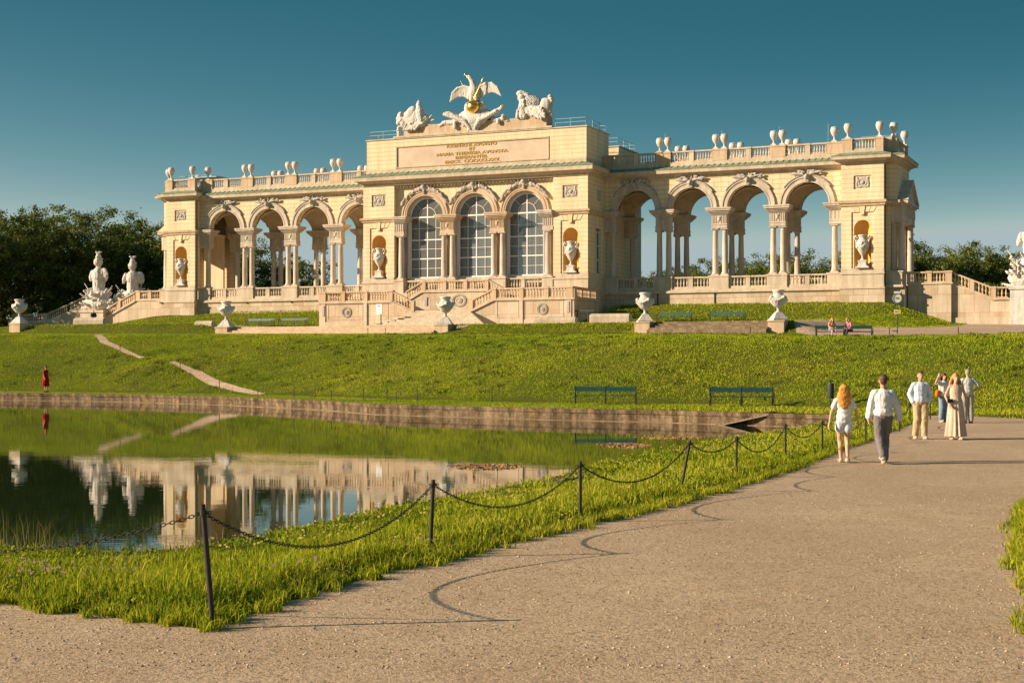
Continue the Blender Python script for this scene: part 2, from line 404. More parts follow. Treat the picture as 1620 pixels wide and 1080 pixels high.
def H(x, y):
    x = np.asarray(x, float); y = np.asarray(y, float)
    dx, dy = x-OW.x, y-OW.y; a = dx*EA.x+dy*EA.y; b = dx*EB.x+dy*EB.y
    P = 4.0+.021*(y-100)
    U = np.clip(5.36+.030*(b+29), 5.30, 5.93); U = np.maximum(U, 5.36+.42*(1-sstep(-17, -13.6, a)))
    edge = sstep(-31.2, -28.9, b)
    inst = ((a > -12.9) & (a < 10.0)) | ((a > 26.7) & (a < 38.0))
    edge = np.where(inst, np.clip((b+28.75)/.1, 0, 1), edge)
    left = sstep(-44, -36.5, a)
    edge = np.where(b < -20, edge*left, np.maximum(edge*left, sstep(-22, -12, b)))
    ramp = np.where(y < 98, 3.66+.006*(y-84), 3.744+.0515*(y-98))
    wr = sstep(38.2, 41.5, a)
    top = (P+(U-P)*edge)*(1-wr)+ramp*wr
    top = np.where((a > 46) | (b > 0), np.minimum(top, 5.95), top)
    s = sfoot(x, y)
    Sl = .05+.27*np.maximum(s, 0)
    Sl = Sl+.10*np.sin(x*.35+1.3)*np.sin(y*.22)*np.clip(s/6, 0, 1)+.06*np.sin(x*.9)*np.clip(s/6, 0, 1)
    # second mound beside the climbing path on the left
    Sl = Sl+.55*np.exp(-(((x+26.5)/4.2)**2+((y-(112.5))/3.2)**2))
    h = smin(Sl, top, 1.0)
    aa = np.abs(a); ddx = np.maximum(np.maximum(14-aa, aa-40.2), 0); ddy = np.maximum(-.6-b, 0)
    berm = 7.95-.205*np.hypot(ddx*np.where(aa < 14, 9, np.where(a > 0, 1.7, 1)), ddy)
    berm = np.where(b > 12, 5.9, berm)
    h = np.maximum(h, berm)
    strip = inpoly(x, y, PA)
    near = (y < 62) & ~strip
    nz = near & (s < 0); de = np.full(x.shape, 9.0)
    for i in range(len(PA)):
        (x0, y0), (x1, y1) = PA[i], PA[(i+1) % len(PA)]; ddx_, ddy_ = x1-x0, y1-y0; t = np.clip(((x-x0)*ddx_+(y-y0)*ddy_)/(ddx_**2+ddy_**2), 0, 1); de = np.minimum(de, np.hypot(x-x0-t*ddx_, y-y0-t*ddy_))
    h = np.where(nz, h+.10*sstep(0.04, .40, de)*(1-.85*sstep(1.0, 2.2, de))+.03*np.sin(x*1.3)*np.sin(y*.9+x*.4)*sstep(.3, 1.5, de), h)
    return h
def Hs(x, y): return float(H(np.array([x]), np.array([y]))[0])
# climbing footpath on the left of the slope: centre line as (x, y) from the water's edge up
def slope_hit(px_, py_):
    """first point of the terrain along a sight line of the design sketch (used for laying out only)"""
    ys = np.arange(60, 150, .1); xs = (px_-810)/FPX*ys; zs = 2+(577-py_)/FPX*ys
    hh = H(xs, ys); k = np.argmax(hh >= zs); return xs[k], ys[k]
CL = [slope_hit(*p) for p in ((415, 624), (372, 615), (340, 606), (312, 590), (272, 572), (225, 566), (195, 554), (165, 541), (143, 529))]
def ribbon(cl, wd):
    Lf, Rt = [], []
    for i, p in enumerate(cl):
        d = (Vector(cl[min(i+1, len(cl)-1)])-Vector(cl[max(i-1, 0)])).normalized(); n = Vector((-d.y, d.x)); ww = wd[i]/2
        Lf.append(tuple(Vector(p)+n*ww)); Rt.append(tuple(Vector(p)-n*ww))
    return Lf+Rt[::-1]
PC = ribbon(CL[:5], [.5, .8, .9, .8, .4]); PC2 = ribbon(CL[5:], [.4, .6, .7, .6])
pond_r = resample(POND, 1.5); 
pa_r = resample(PATH_EDGE+[(45.2, 36)]+RIGHT_EDGE, .35, True, .05)
pl_r = resample(PLAZA, 2.0, True, .0); pc_r = resample(PC, .8, True, .12); pd_r = resample(PC2, .8, True, .12)
pts, edges = [], []
def addpoly(pl):
    o = len(pts); pts.extend(Vector(p) for p in pl); n = len(pl); edges.extend((o+i, o+(i+1) % n) for i in range(n))
for pl in (pond_r, pa_r, pl_r, pc_r, pd_r): addpoly(pl)
def grid(x0, x1, y0, y1, st, skip=None):
    for x in np.arange(x0, x1, st):
        for y in np.arange(y0, y1, st):
            if skip and skip[0] < x < skip[1] and skip[2] < y < skip[3]: continue
            pts.append(Vector((x+random.uniform(-.3, .3)*st, y+random.uniform(-.3, .3)*st)))
grid(-16, 26, 6, 60, 1.0); grid(-60, 46, 60, 156, 1.25)
grid(-110, 110, -14, 200, 5, (-60, 46, 6, 156)); grid(-700, 700, -60, 900, 45, (-110, 110, -14, 200))
V2, E2, F2, _, _, _ = delaunay_2d_cdt(pts, edges, [], 0, 1e-4)
V2 = np.array([(v.x, v.y) for v in V2]); F2 = np.array([f for f in F2 if len(f) == 3])
cen = V2[F2].mean(1)
inP = inpoly(cen[:, 0], cen[:, 1], pond_r); inA = inpoly(cen[:, 0], cen[:, 1], pa_r); inZ = inpoly(cen[:, 0], cen[:, 1], pl_r) | inpoly(cen[:, 0], cen[:, 1], pc_r) | inpoly(cen[:, 0], cen[:, 1], pd_r)
hz = H(V2[:, 0], V2[:, 1])
def submesh(name, mask, mat):
    f = F2[mask]; u, inv = np.unique(f.ravel(), return_inverse=True)
    Vv = np.column_stack([V2[u], hz[u]]); o = np_mesh(name, Vv, inv.reshape(-1, 3), mat); shade(o, 60); o['kind'] = 'structure'; return o
# grass ground material
s = NT('grass_ground')
n1 = s.noise(.25, 5, .65); n2 = s.noise(2.2, 6, .7); n3 = s.noise(9, 5, .75)
c = s.mix(s.ramp(n1, [(.35, 0), (.65, 1)]), (.12, .16, .014), (.19, .21, .018))
c = s.mix(s.ramp(n2, [(.42, 0), (.7, .8)]), c, (.22, .17, .03)); c = s.mix(s.ramp(n3, [(.35, 0), (.65, 1)]), s.mix(.55, c, (.05, .065, .01)), c)
s.bump(s.math('ADD', n3, n2), 1.0, .25); GRASSG = s.fin(c, .9, .1)
def gravel(name, fine, warm):
    s = NT(name)
    n0 = s.noise(.22, 5, .6); n1 = s.noise(1.7, 5, .7); n2 = s.noise(fine, 3, .8); n3 = s.noise(fine*.33, 4, .8)
    vo = s.n('ShaderNodeTexVoronoi'); vo.inputs['Scale'].default_value = fine*1.3; s.l(s.tc.outputs['Object'], vo.inputs['Vector'])
    sc_ = s.n('ShaderNodeSeparateColor'); s.l(vo.outputs['Color'], sc_.inputs[0])
    c = s.mix(s.ramp(n0, [(.3, 0), (.7, 1)]), tuple(k*.78 for k in warm), tuple(k*1.08 for k in warm))
    n5 = s.noise(1.0, 5, .65, s.mapping((.55, .18, 1))); c = s.mix(s.ramp(n5, [(.42, 0), (.62, .45)]), c, (warm[0]*.70, warm[1]*.64, warm[2]*.60))
    c = s.mix(s.ramp(n1, [(.38, 0), (.68, .8)]), c, (warm[0]*.80, warm[1]*.74, warm[2]*.70))
    c = s.mix(s.ramp(s.math('ADD', s.math('MULTIPLY', n3, .55), s.math('MULTIPLY', n2, .45)), [(.38, .95), (.485, 0)]), c, (warm[0]*.36, warm[1]*.30, warm[2]*.27))
    c = s.mix(.8, c, s.ramp(sc_.outputs[0], [(.0, (.50, .46, .42)), (.22, (.90, .89, .88)), (.8, (1.04, 1.02, 1.0)), (1, (1.35, 1.32, 1.28))]), 'MULTIPLY')
    s.bump(s.math('ADD', n2, s.math('MULTIPLY', n3, 1.2)), .9, .018)
    return s.fin(c, .9, .2)
GRAVEL = gravel('path_gravel', 46, (.63, .475, .33)); GRAVEL2 = gravel('terrace_gravel', 9, (.60, .45, .33))
submesh('ground', ~inP & ~inA & ~inZ, GRASSG)
submesh('path', inA & ~inP, GRAVEL)
submesh('terrace_path', inZ & ~inP & ~inA, GRAVEL2)
# loose pebbles on the near path
def pebbles():
    n = 9000; r = rng.random((n, 3)); yy = 9.6+(r[:, 0]**1.6)*13; xx = -5+r[:, 1]*14
    ok = inpoly(xx, yy, pa_r); xx, yy = xx[ok], yy[ok]; n = len(xx); rr = .004+.011*rng.random(n)**2.2
    base = np.array([(1, 0, 0), (-1, 0, 0), (0, 1, 0), (0, -1, 0), (0, 0, .75), (0, 0, -.5)])
    ang = rng.random(n)*6.28; ca, sa = np.cos(ang), np.sin(ang); st = .6+.8*rng.random(n)
    Vv = np.zeros((n, 6, 3)); bx = base[None, :, 0]*st[:, None]; by = base[None, :, 1]*np.ones((n, 1))
    Vv[:, :, 0] = (bx*ca[:, None]-by*sa[:, None])*rr[:, None]+xx[:, None]; Vv[:, :, 1] = (bx*sa[:, None]+by*ca[:, None])*rr[:, None]+yy[:, None]
    Vv[:, :, 2] = base[None, :, 2]*rr[:, None]+H(xx, yy)[:, None]+.001
    fb = np.array([(0, 2, 4), (2, 1, 4), (1, 3, 4), (3, 0, 4), (2, 0, 5), (1, 2, 5), (3, 1, 5), (0, 3, 5)])
    F = (fb[None]+np.arange(n)[:, None, None]*6).reshape(-1, 3)
    s = NT('pebble_stone'); oi = s.n('ShaderNodeNewGeometry'); c = s.ramp(oi.outputs['Random Per Island'], [(0, (.14, .09, .06)), (.5, (.40, .28, .20)), (1, (.66, .52, .40))])
    o = np_mesh('gravel', Vv.reshape(-1, 3), F, s.fin(c, .8, .3)); tag(o, 'loose small stones scattered over the near gravel path', 'gravel', None, 'stuff')
pebbles()
# water
s = NT('pond_water')
n1 = s.noise(1.0, 3, .5, s.mapping((.55, 1.6, 1))); n2 = s.noise(1.0, 2, .5, s.mapping((4, 9, 1)))
s.bump(s.math('ADD', n1, s.math('MULTIPLY', n2, .25)), .028, .04)
s.bsdf.inputs['IOR'].default_value = 1.333
WATER = s.fin((.020, .034, .012), .0, .55)
f = F2[inP]; u, inv = np.unique(f.ravel(), return_inverse=True)
Vv = np.column_stack([V2[u], np.full(len(u), WZ)]); o = np_mesh('water', Vv, inv.reshape(-1, 3), WATER); o['kind'] = 'structure'
# pond bed
Vv = np.column_stack([V2[u], np.full(len(u), -1.6)]); o = np_mesh('pond_bed', Vv, inv.reshape(-1, 3), GRASSG); o['kind'] = 'structure'
# pond wall: one low retaining wall all round, with coping, a footing just at the water and stone joints
def strip_wall(name, poly, closed, prof, mat, parent=None):
    """prof: list of (outward offset, z); outward = away from the water"""
    n = len(poly); V = []; F = []
    for i in range(n):
        p = Vector(poly[i]); q0 = Vector(poly[i-1] if (i > 0 or closed) else poly[i]); q1 = Vector(poly[(i+1) % n] if (i < n-1 or closed) else poly[i])
        d = (q1-q0).normalized(); nn = Vector((-d.y, d.x))
        for (o_, z_) in prof: V.append((p.x+nn.x*o_, p.y+nn.y*o_, z_))
    m = len(prof)
    for i in range(n if closed else n-1):
        j = (i+1) % n
        for k in range(m-1): F.append((i*m+k, j*m+k, j*m+k+1, i*m+k+1))
    b = MB(); b.v = V; b.f = F; return b.build(name, mat, parent)
area = sum(POND[i][0]*POND[(i+1) % len(POND)][1]-POND[(i+1) % len(POND)][0]*POND[i][1] for i in range(len(POND)))
sg = -1 if area > 0 else 1
pw = empty('pond_wall', (0, 0, 0), 0, 'low weathered stone retaining wall edging the pond', 'wall')
s = NT('pond_wall_face')
n1 = s.noise(1.4, 6, .7); n2 = s.noise(7, 6, .75); st = s.noise(1.0, 6, .7, s.mapping((2.2, 2.2, .35)))
c = s.mix(s.ramp(n1, [(.35, 0), (.62, 1)]), (.13, .095, .06), (.34, .25, .16)); c = s.mix(.7, c, s.ramp(n2, [(.32, (.35, .3, .25)), (.62, (1, 1, 1))]), 'MULTIPLY')
c = s.mix(.85, c, s.ramp(st, [(.40, (.30, .24, .18)), (.6, (1, 1, 1))]), 'MULTIPLY'); n4 = s.noise(.5, 3); c = s.mix(s.ramp(n4, [(.62, 0), (.72, .35)]), c, (.42, .28, .06))
s.bump(n2, .8, .06); PWM = s.fin(c, .9, .2)
nr = resample(POND, 1.0)
o = strip_wall('wall_face', nr, True, [(0, -1.6), (0, WZ-.01), (sg*.0, .0)], PWM, pw)
strip_wall('footing', nr, True, [(-sg*.10, -1.0), (-sg*.10, WZ+.02), (sg*.004, WZ+.03)], WALLST, pw)
strip_wall('coping', nr, True, [(-sg*.04, -.12), (-sg*.05, .03), (-sg*.03, .055), (sg*.42, .065), (sg*.43, -.2)], PWM, pw)
# ------------------------------------------------------------------ shared stone pieces
def sbox(mb, P, Q, wd, z0, z1):
    P = Vector(P); Q = Vector(Q); d = Q-P; d.z = 0; d.normalize(); n = Vector((-d.y, d.x, 0))*wd/2
    vs = []
    for z in (z0, z1):
        for p, s_ in ((P, -1), (Q, -1), (Q, 1), (P, 1)): vs.append(p+n*s_+Vector((0, 0, z)))
    return mb.add(vs, [(0,3,2,1),(4,5,6,7),(0,1,5,4),(1,2,6,5),(2,3,7,6),(3,0,4,7)])
BPROF = [(.085, 0), (.085, .09), (.045, .14), (.095, .38), (.085, .50), (.042, .74), (.05, .80), (.085, .88), (.085, 1)]
def balrun(mb, P, Q, h, sp=.27, wd=.30, n=7, base=.14, top=.15, rk=1.0):
    """balustrade between two base points"""
    P = Vector(P); Q = Vector(Q)
    sbox(mb, P, Q, wd, 0, base); sbox(mb, P, Q, wd+.08, h-top, h)
    ln = (Q-P).xy.length; k = max(1, int(ln/sp)); hh = h-top-base
    for i in range(k):
        c = P.lerp(Q, (i+.5)/k); mb.lathe((c.x, c.y, c.z+base-.01), [(r*rk, z*(hh+.02)) for r, z in BPROF], n)
def pier(mb, a0, a1, b0, b1, z0, z1, c=.05):
    mb.box(a0, a1, b0, b1, z0, z1-.16); mb.box(a0-c, a1+c, b0-c, b1+c, z1-.16, z1+.003)
def column(mb, a, b, z0, z1, r=.29, n=16):
    mb.box(a-r*1.32, a+r*1.32, b-r*1.32, b+r*1.32, z0, z0+.14)
    h = z1-z0
    mb.lathe((a, b, z0), [(r*1.28, .14), (r*1.3, .22), (r*1.1, .28), (r*1.14, .34), (r, .40), (r, h*.35), (r*.96, h*.6), (r*.86, h-.42), (r*.92, h-.38), (r*.86, h-.34), (r*.88, h-.24), (r*1.15, h-.12)], n)
    mb.box(a-r*1.25, a+r*1.25, b-r*1.25, b+r*1.25, z1-.12, z1)
def cornice_prof(ov, z0, z1, inner=.3):
    """(outward, z) profile rising from wall"""
    h = z1-z0
    return [(0, z0), (ov*.15, z0+.02), (ov*.18, z0+h*.25), (ov*.55, z0+h*.42), (ov*.60, z0+h*.50), (ov*.95, z0+h*.55), (ov*.97, z0+h*.85), (ov, z0+h), (-inner, z1), (-inner, z0)]
def frame_sweep(mb, pathpts, prof):
    """sweep (outward,z) profile along an open 2-D polyline in (a,b); outward is to the right of travel"""
    n = len(pathpts); m = len(prof); vs = []
    for i, p in enumerate(pathpts):
        p = Vector(p); d0 = (p-Vector(pathpts[i-1])).normalized() if i > 0 else None; d1 = (Vector(pathpts[i+1])-p).normalized() if i < n-1 else None
        if d0 is None: d0 = d1
        if d1 is None: d1 = d0
        n0 = Vector((d0.y, -d0.x)); n1 = Vector((d1.y, -d1.x)); nn = (n0+n1); nn = nn/(1+n0.dot(n1)) if abs(1+n0.dot(n1)) > 1e-3 else n0
        for o, z in prof: vs.append((p.x+nn.x*o, p.y+nn.y*o, z))
    fs = []
    for i in range(n-1):
        for k in range(m): fs.append((i*m+k, (i+1)*m+k, (i+1)*m+(k+1) % m, i*m+(k+1) % m))
    fs.append(tuple(range(m))); fs.append(tuple((n-1)*m+k for k in range(m-1, -1, -1)))
    return mb.add(vs, fs)
# ------------------------------------------------------------------ the building
B = empty('arcaded_palace', OW, -TH, 'long yellow and stone arcaded hilltop building with tall glazed centre and eagle on top', 'building')
ZP, ZL, ZPED, ZCAP, ZS = 7.0, 9.2, 10.70, 15.30, 17.30      # podium foot, ledge, pedestal top, capital top, arch springing
ZC0, ZC1, ZB0, ZB1 = 20.05, 21.20, 21.92, 23.05              # wing cornice, roof balustrade
A0, A1 = 12.56, 36.5                                          # wings run from a=12.56 to 36.5
BD = 6.6                                                      # depth of the wings
ARC = [15.85, 21.59, 27.33, 33.07]; PIERS = [18.72, 24.46, 30.20]
RI, RO = 2.06, 2.62
def wing(sg):
    X = lambda a: a*sg
    def bx(mb, a0, a1, *r):
        a0, a1 = sorted((X(a0), X(a1))); mb.box(a0, a1, *r)
    # podium and floor
    mb = MB(); bx(mb, A0, A1, -.35, BD+.35, ZP, ZL-.0); bx(mb, A0+.002, A1-.002, -.30, BD+.3, ZL, 9.40)
    mb.build('podium', LIMEB, B)
    mb = MB(); bx(mb, A0, A1, -.55, .2, ZL-.16, ZL+.012); bx(mb, A0, A1, -.47, .2, ZL+.012, ZL+.1); bx(mb, A0, A1, -.42, .2, ZL-.26, ZL-.16); mb.build('podium_ledge', LIME, B)
    # wall over the arches, front and back
    for b0, b1 in ((0.0, .75), (BD-.75, BD)):
        mb = MB()
        edges_ = [A0]+PIERS+[A1]
        for i, ac in enumerate(ARC):
            lo, hi = edges_[i], edges_[i+1]
            # asymmetric: fill beside arch separately
            mb.archfill(X(ac), RI+.01, RI+.01, ZS, ZC1, b0, b1)
            bx(mb, lo, ac-RI-.01, b0, b1, ZS, ZC1); bx(mb, ac+RI+.01, hi, b0, b1, ZS, ZC1)
        mb.build('wing_wall', PBRICK, B)
    for fr_ in (0, 1):
        for ac in ARC:
            mb = MB()
            b0, b1 = (-.10, .30) if not fr_ else (BD-.3, BD+.1)
            mb.archring(X(ac), RI, RO, ZS+.002, b0, b1, 24)
            bb = (b0-.05, b0) if not fr_ else (b1, b1+.05)
            mb.archring(X(ac), RO-.12, RO+.03, ZS+.002, bb[0]-.02, bb[1], 24)
            mb.archring(X(ac), RI-.0, RI+.14, ZS+.002, bb[0]+.02, bb[1], 24)
            mb.build('arch_surround', COLM, B)
    # piers with twin columns, front and back
    for bc in (.36, BD-.36):
        for pc in PIERS+[13.35, 35.62]:
            single = pc in (13.35, 35.62)
            hw = .98 if not single else .55
            mb = MB(); a0, a1 = X(pc)-hw, X(pc)+hw
            if single: a0, a1 = sorted((X(A0 if pc < 20 else 35.0), X(14.1 if pc < 20 else A1)))
            d = -1 if bc < 3 else 1
            mb.box(a0, a1, bc-.62, bc+.62, 9.40, ZPED-.16); mb.box(a0-.05, a1+.05, bc-.67, bc+.67, ZPED-.16, ZPED); mb.box(a0-.04, a1+.04, bc-.66, bc+.66, 9.40, 9.56)
            mb.build('pedestal', LIME, B)
            for o in ((-.48, .48) if not single else (0,)):
                m2 = MB(); column(m2, X(pc)+o, bc, ZPED, ZCAP); m2.build('column', COLM, B, True)
            m3 = MB(); q = .78 if not single else .45
            if single: e0, e1 = sorted((X(A0 if pc < 20 else pc-.45), X(pc+.45 if pc < 20 else A1)))
            else: e0, e1 = X(pc)-q, X(pc)+q
            dd = .42
            m3.box(e0, e1, bc-dd, bc+dd, ZCAP, 15.62); m3.box(e0-.04, e1+.04, bc-dd-.04, bc+dd+.04, 15.62, 15.70)
            m3.box(e0+.02, e1-.02, bc-dd+.02, bc+dd-.02, 15.70, 16.62)
            for k in range(9 if not single else 4):
                t = e0+.10+(e1-e0-.20)*(k/(8 if not single else 3))
                if not single and k == 4: continue
                m3.box(t-.045, t+.045, bc-dd-.02, bc+dd+.02, 15.80, 16.55)
            if not single: m3.ell((X(pc), bc-dd, 16.2), (.15, .10, .24)); m3.ell((X(pc), bc-dd-.04, 16.38), (.24, .07, .07))
            for k, (o, z0, z1) in enumerate(((.08, 16.62, 16.72), (.18, 16.72, 16.84), (.30, 16.84, 16.98), (.44, 16.98, 17.14), (.50, 17.14, 17.30))):
                oe0 = 0 if (single and ((sg > 0) == (pc < 20))) else o; oe1 = 0 if (single and ((sg > 0) != (pc < 20))) else o
                m3.box(e0-oe0, e1+oe1, bc-dd-o, bc+dd+o, z0, z1)
            m3.build('entablature_block', COLM, B)
    # balustrades between the pedestals
    bounds = [14.15]+[p for q in PIERS for p in (q-1.03, q+1.03)]+[34.95]
    for bb in (.02, BD-.02):
        for i in range(0, len(bounds), 2):
            lo, hi = bounds[i], bounds[i+1]; mid = (lo+hi)/2; mb = MB()
            pier(mb, X(mid)-.22, X(mid)+.22, bb-.17, bb+.17, 9.52, 10.63)
            for u, v in ((lo, mid-.22), (mid+.22, hi)):
                u, v = sorted((X(u), X(v))); balrun(mb, (u, bb, 9.52), (v, bb, 9.52), 1.11, .30, .28, 7)
            bx(mb, lo, hi, bb-.2, bb+.2, 9.40, 9.52)
            mb.build('balustrade', LIME, B)
    # vaults: groin vault over each bay
    mb = MB(); na, nb = 20, 20; b0, b1 = .75, BD-.75; bc = (b0+b1)/2; rb = (b1-b0)/2-.15
    bays = [(A0, PIERS[0]), (PIERS[0], PIERS[1]), (PIERS[1], PIERS[2]), (PIERS[2], A1)]
    for (lo, hi), ac in zip(bays, ARC):
        vs = []; fs = []
        for i in range(na+1):
            for j in range(nb+1):
                a = lo+(hi-lo)*i/na; b = b0+(b1-b0)*j/nb
                h1 = max(RI*RI-(a-ac)**2, 0)**.5; h2 = max(rb*rb-(b-bc)**2, 0)**.5
                hh = max(h1, h2); edge = (abs(a-ac) > RI+.1 and abs(b-bc) > rb)
                vs.append((X(a), b, ZS-.1+hh if not edge else ZS-.1))
        for i in range(na):
            for j in range(nb): fs.append((i*(nb+1)+j, (i+1)*(nb+1)+j, (i+1)*(nb+1)+j+1, i*(nb+1)+j+1))
        mb.add(vs, fs)
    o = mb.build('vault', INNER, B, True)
    # keystone mask, trophies and laurel garland over each arch (front)
    for ac in ARC:
        mb = MB(); random.seed(int(ac*10)+(5 if sg > 0 else 0))
        mb.frus(X(ac)-.20, X(ac)+.20, -.24, .02, ZS+RI-.05, X(ac)-.30, X(ac)+.30, -.32, .02, ZS+RO+.08)
        mb.ell((X(ac), -.42, ZS+RO-.05), (.20, .2, .26)); 
        for s_ in (-1, 1):
            for k in range(9):      # crossed flags and trumpets
                t = random.uniform(.2, 1.35); zz = ZS+RO+.12+.30*math.sin(t*2.2)+random.uniform(-.12, .14)
                mb.ell((X(ac)+s_*t, -.22+random.uniform(-.08, .04), zz), (random.uniform(.14, .3), .10, random.uniform(.06, .14)), Matrix.Rotation(random.uniform(-.7, .7), 3, 'Y').to_euler(), 8, 5)
            mb.cap((X(ac)+s_*.3, -.3, ZS+RO+.15), .07, (X(ac)+s_*1.45, -.26, ZS+RO+.30+.1*s_), .10, 7)
            for k in range(13):     # garland following the arch
                t = math.radians(38+k*4.0 if s_ < 0 else 38+k*4.0)
                aa = X(ac)+s_*(RO+.12)*math.cos(math.radians(90-38)+(0) if False else t-.0)*1.0
                zz = ZS+(RO+.12)*math.sin(t)
                mb.ell((X(ac)+s_*(RO+.11)*math.cos(t), -.14, zz), (.14, .12, .13), None, 6, 4)
        mb.cap((X(ac)+.1, -.25, ZS+RO+.2), .10, (X(ac)+.16, -.22, ZS+RO+.72), .06, 7)
        remesh(mb, .05, 'arch_trophy', GREYREL, B, 1)
    # cornice, copper edge, parapet
    a0, a1 = sorted((X(A0), X(A1)))
    mb = MB(); frame_sweep(mb, [(a0, 0), (a1, 0)], cornice_prof(.72, ZC0+.34, ZC1-.04, .3))
    mb.build('cornice', LIME, B)
    mb = MB(); mb.ext([(-.76, ZC1-.04), (-.76, ZC1+.02), (.05, ZC1+.34), (.05, ZC1-.04)], 'a', a0, a1)
    for k in range(int((a1-a0)/.62)): t = a0+.2+k*.62; mb.add([(t,-.77,ZC1+.03),(t+.06,-.77,ZC1+.03),(t+.06,.03,ZC1+.41),(t,.03,ZC1+.41),(t,-.77,ZC1+.0),(t+.06,-.77,ZC1+.0),(t+.06,.03,ZC1+.30),(t,.03,ZC1+.30)], [(0,1,2,3),(7,6,5,4),(0,4,5,1),(1,5,6,2),(2,6,7,3),(3,7,4,0)])
    mb.build('copper_flashing', COPPER, B)
    mb = MB(); bx(mb, A0, A1, .06, .52, ZC1-.1, ZB0); bx(mb, A0, A1, BD-.52, BD-.06, ZC1-.1, ZB0); mb.build('parapet', LIME, B)
    mb = MB(); bx(mb, A0, A1, .5, BD-.5, ZC1-.3, ZC1+.1); mb.build('roof', LIME, B)
    mb = MB(); frame_sweep(mb, [(a1, BD), (a0, BD)], cornice_prof(.72, ZC0, ZC1-.04, .3)); mb.build('cornice', LIME, B)
    peds = [(A0, A0+.7), (17.97, 19.47), (23.71, 25.21), (29.45, 30.95), (34.9, A1+.0)]
    for bb in (.28, BD-.28):
        mb = MB()
        for (lo, hi) in peds: u, v = sorted((X(lo), X(hi))); pier(mb, u, v, bb-.24, bb+.24, ZB0, ZB1, .04)
        mb.build('roof_pedestal', TANST, B)
        for i in range(4):
            lo, hi = peds[i][1], peds[i+1][0]; mid = ARC[i]; mb = MB()
            pier(mb, X(mid)-.24, X(mid)+.24, bb-.18, bb+.18, ZB0, ZB1)
            for u, v in ((lo, mid-.24), (mid+.24, hi)):
                u, v = sorted((X(u), X(v))); balrun(mb, (u, bb, ZB0), (v, bb, ZB0), ZB1-ZB0, .26, .28, 7)
            mb.build('roof_balustrade', LIME, B)
    # black lamp brackets on the podium wall
    for ac in (18.3, 24.1, 29.9) :
        mb = MB(); mb.ell((X(ac), -.40, 8.95), (.10, .10, .12), None, 8, 6)
        if sg > 0: mb.tube([(X(ac), -.40, 8.9), (X(ac), -.40, 8.0)], .05, 6)
        mb.build('wall_spotlight', BLACK, B)
wing(-1); wing(1)
def niche_front(mb, mbn, ac, b, z0, z1, w, zt, r, hw):
    """wall of a bay with an arched niche: hw half width of bay, niche radius r springing at zt-r"""
    mb.archfill(ac, r, hw, zt-r, z1, b, b+.3); mb.box(ac-hw, ac-r, b, b+.3, z0, zt-r); mb.box(ac+r, ac+hw, b, b+.3, z0, zt-r)
    n = 12; vs = []; fs = []
    zz = [z0, zt-r]+[zt-r+r*math.sin(math.pi/2*k/5) for k in range(1, 6)]
    rr = [r, r]+[max(r*math.cos(math.pi/2*k/5), .001) for k in range(1, 6)]
    for z_, q in zip(zz, rr):
        for k in range(n+1): t = math.pi*k/n; vs.append((ac-q*math.cos(t), b+.02+q*math.sin(t), z_))
    for j in range(len(zz)-1):
        for k in range(n): fs.append((j*(n+1)+k, j*(n+1)+k+1, (j+1)*(n+1)+k+1, (j+1)*(n+1)+k))
    mbn.add(vs, fs)
def relief(ac, b, zc, w, h, nm='relief_panel'):
    mb = MB(); mb.box(ac-w, ac+w, b-.01, b+.06, zc-h, zc+h)
    mb.lathe((0, 0, 0), [(.01, 0), (.01, .001)], 3)
    for k in range(20):
        t = 2*math.pi*k/20; mb.ell((ac+.36*math.cos(t), b-.02, zc+.36*math.sin(t)), (.07, .06, .07), None, 6, 4)
    mb.ell((ac, b-.02, zc), (.2, .1, .2))
    for s_ in (-1, 1):
        for k in range(7): mb.ell((ac+s_*(.5+.05*math.sin(k)), b-.02, zc-.36+k*.13), (.09, .07, .08), None, 6, 4)
        mb.ell((ac+s_*.28, b-.02, zc-.42), (.2, .06, .07))
    return remesh(mb, .035, nm, GREYREL, B, 1)
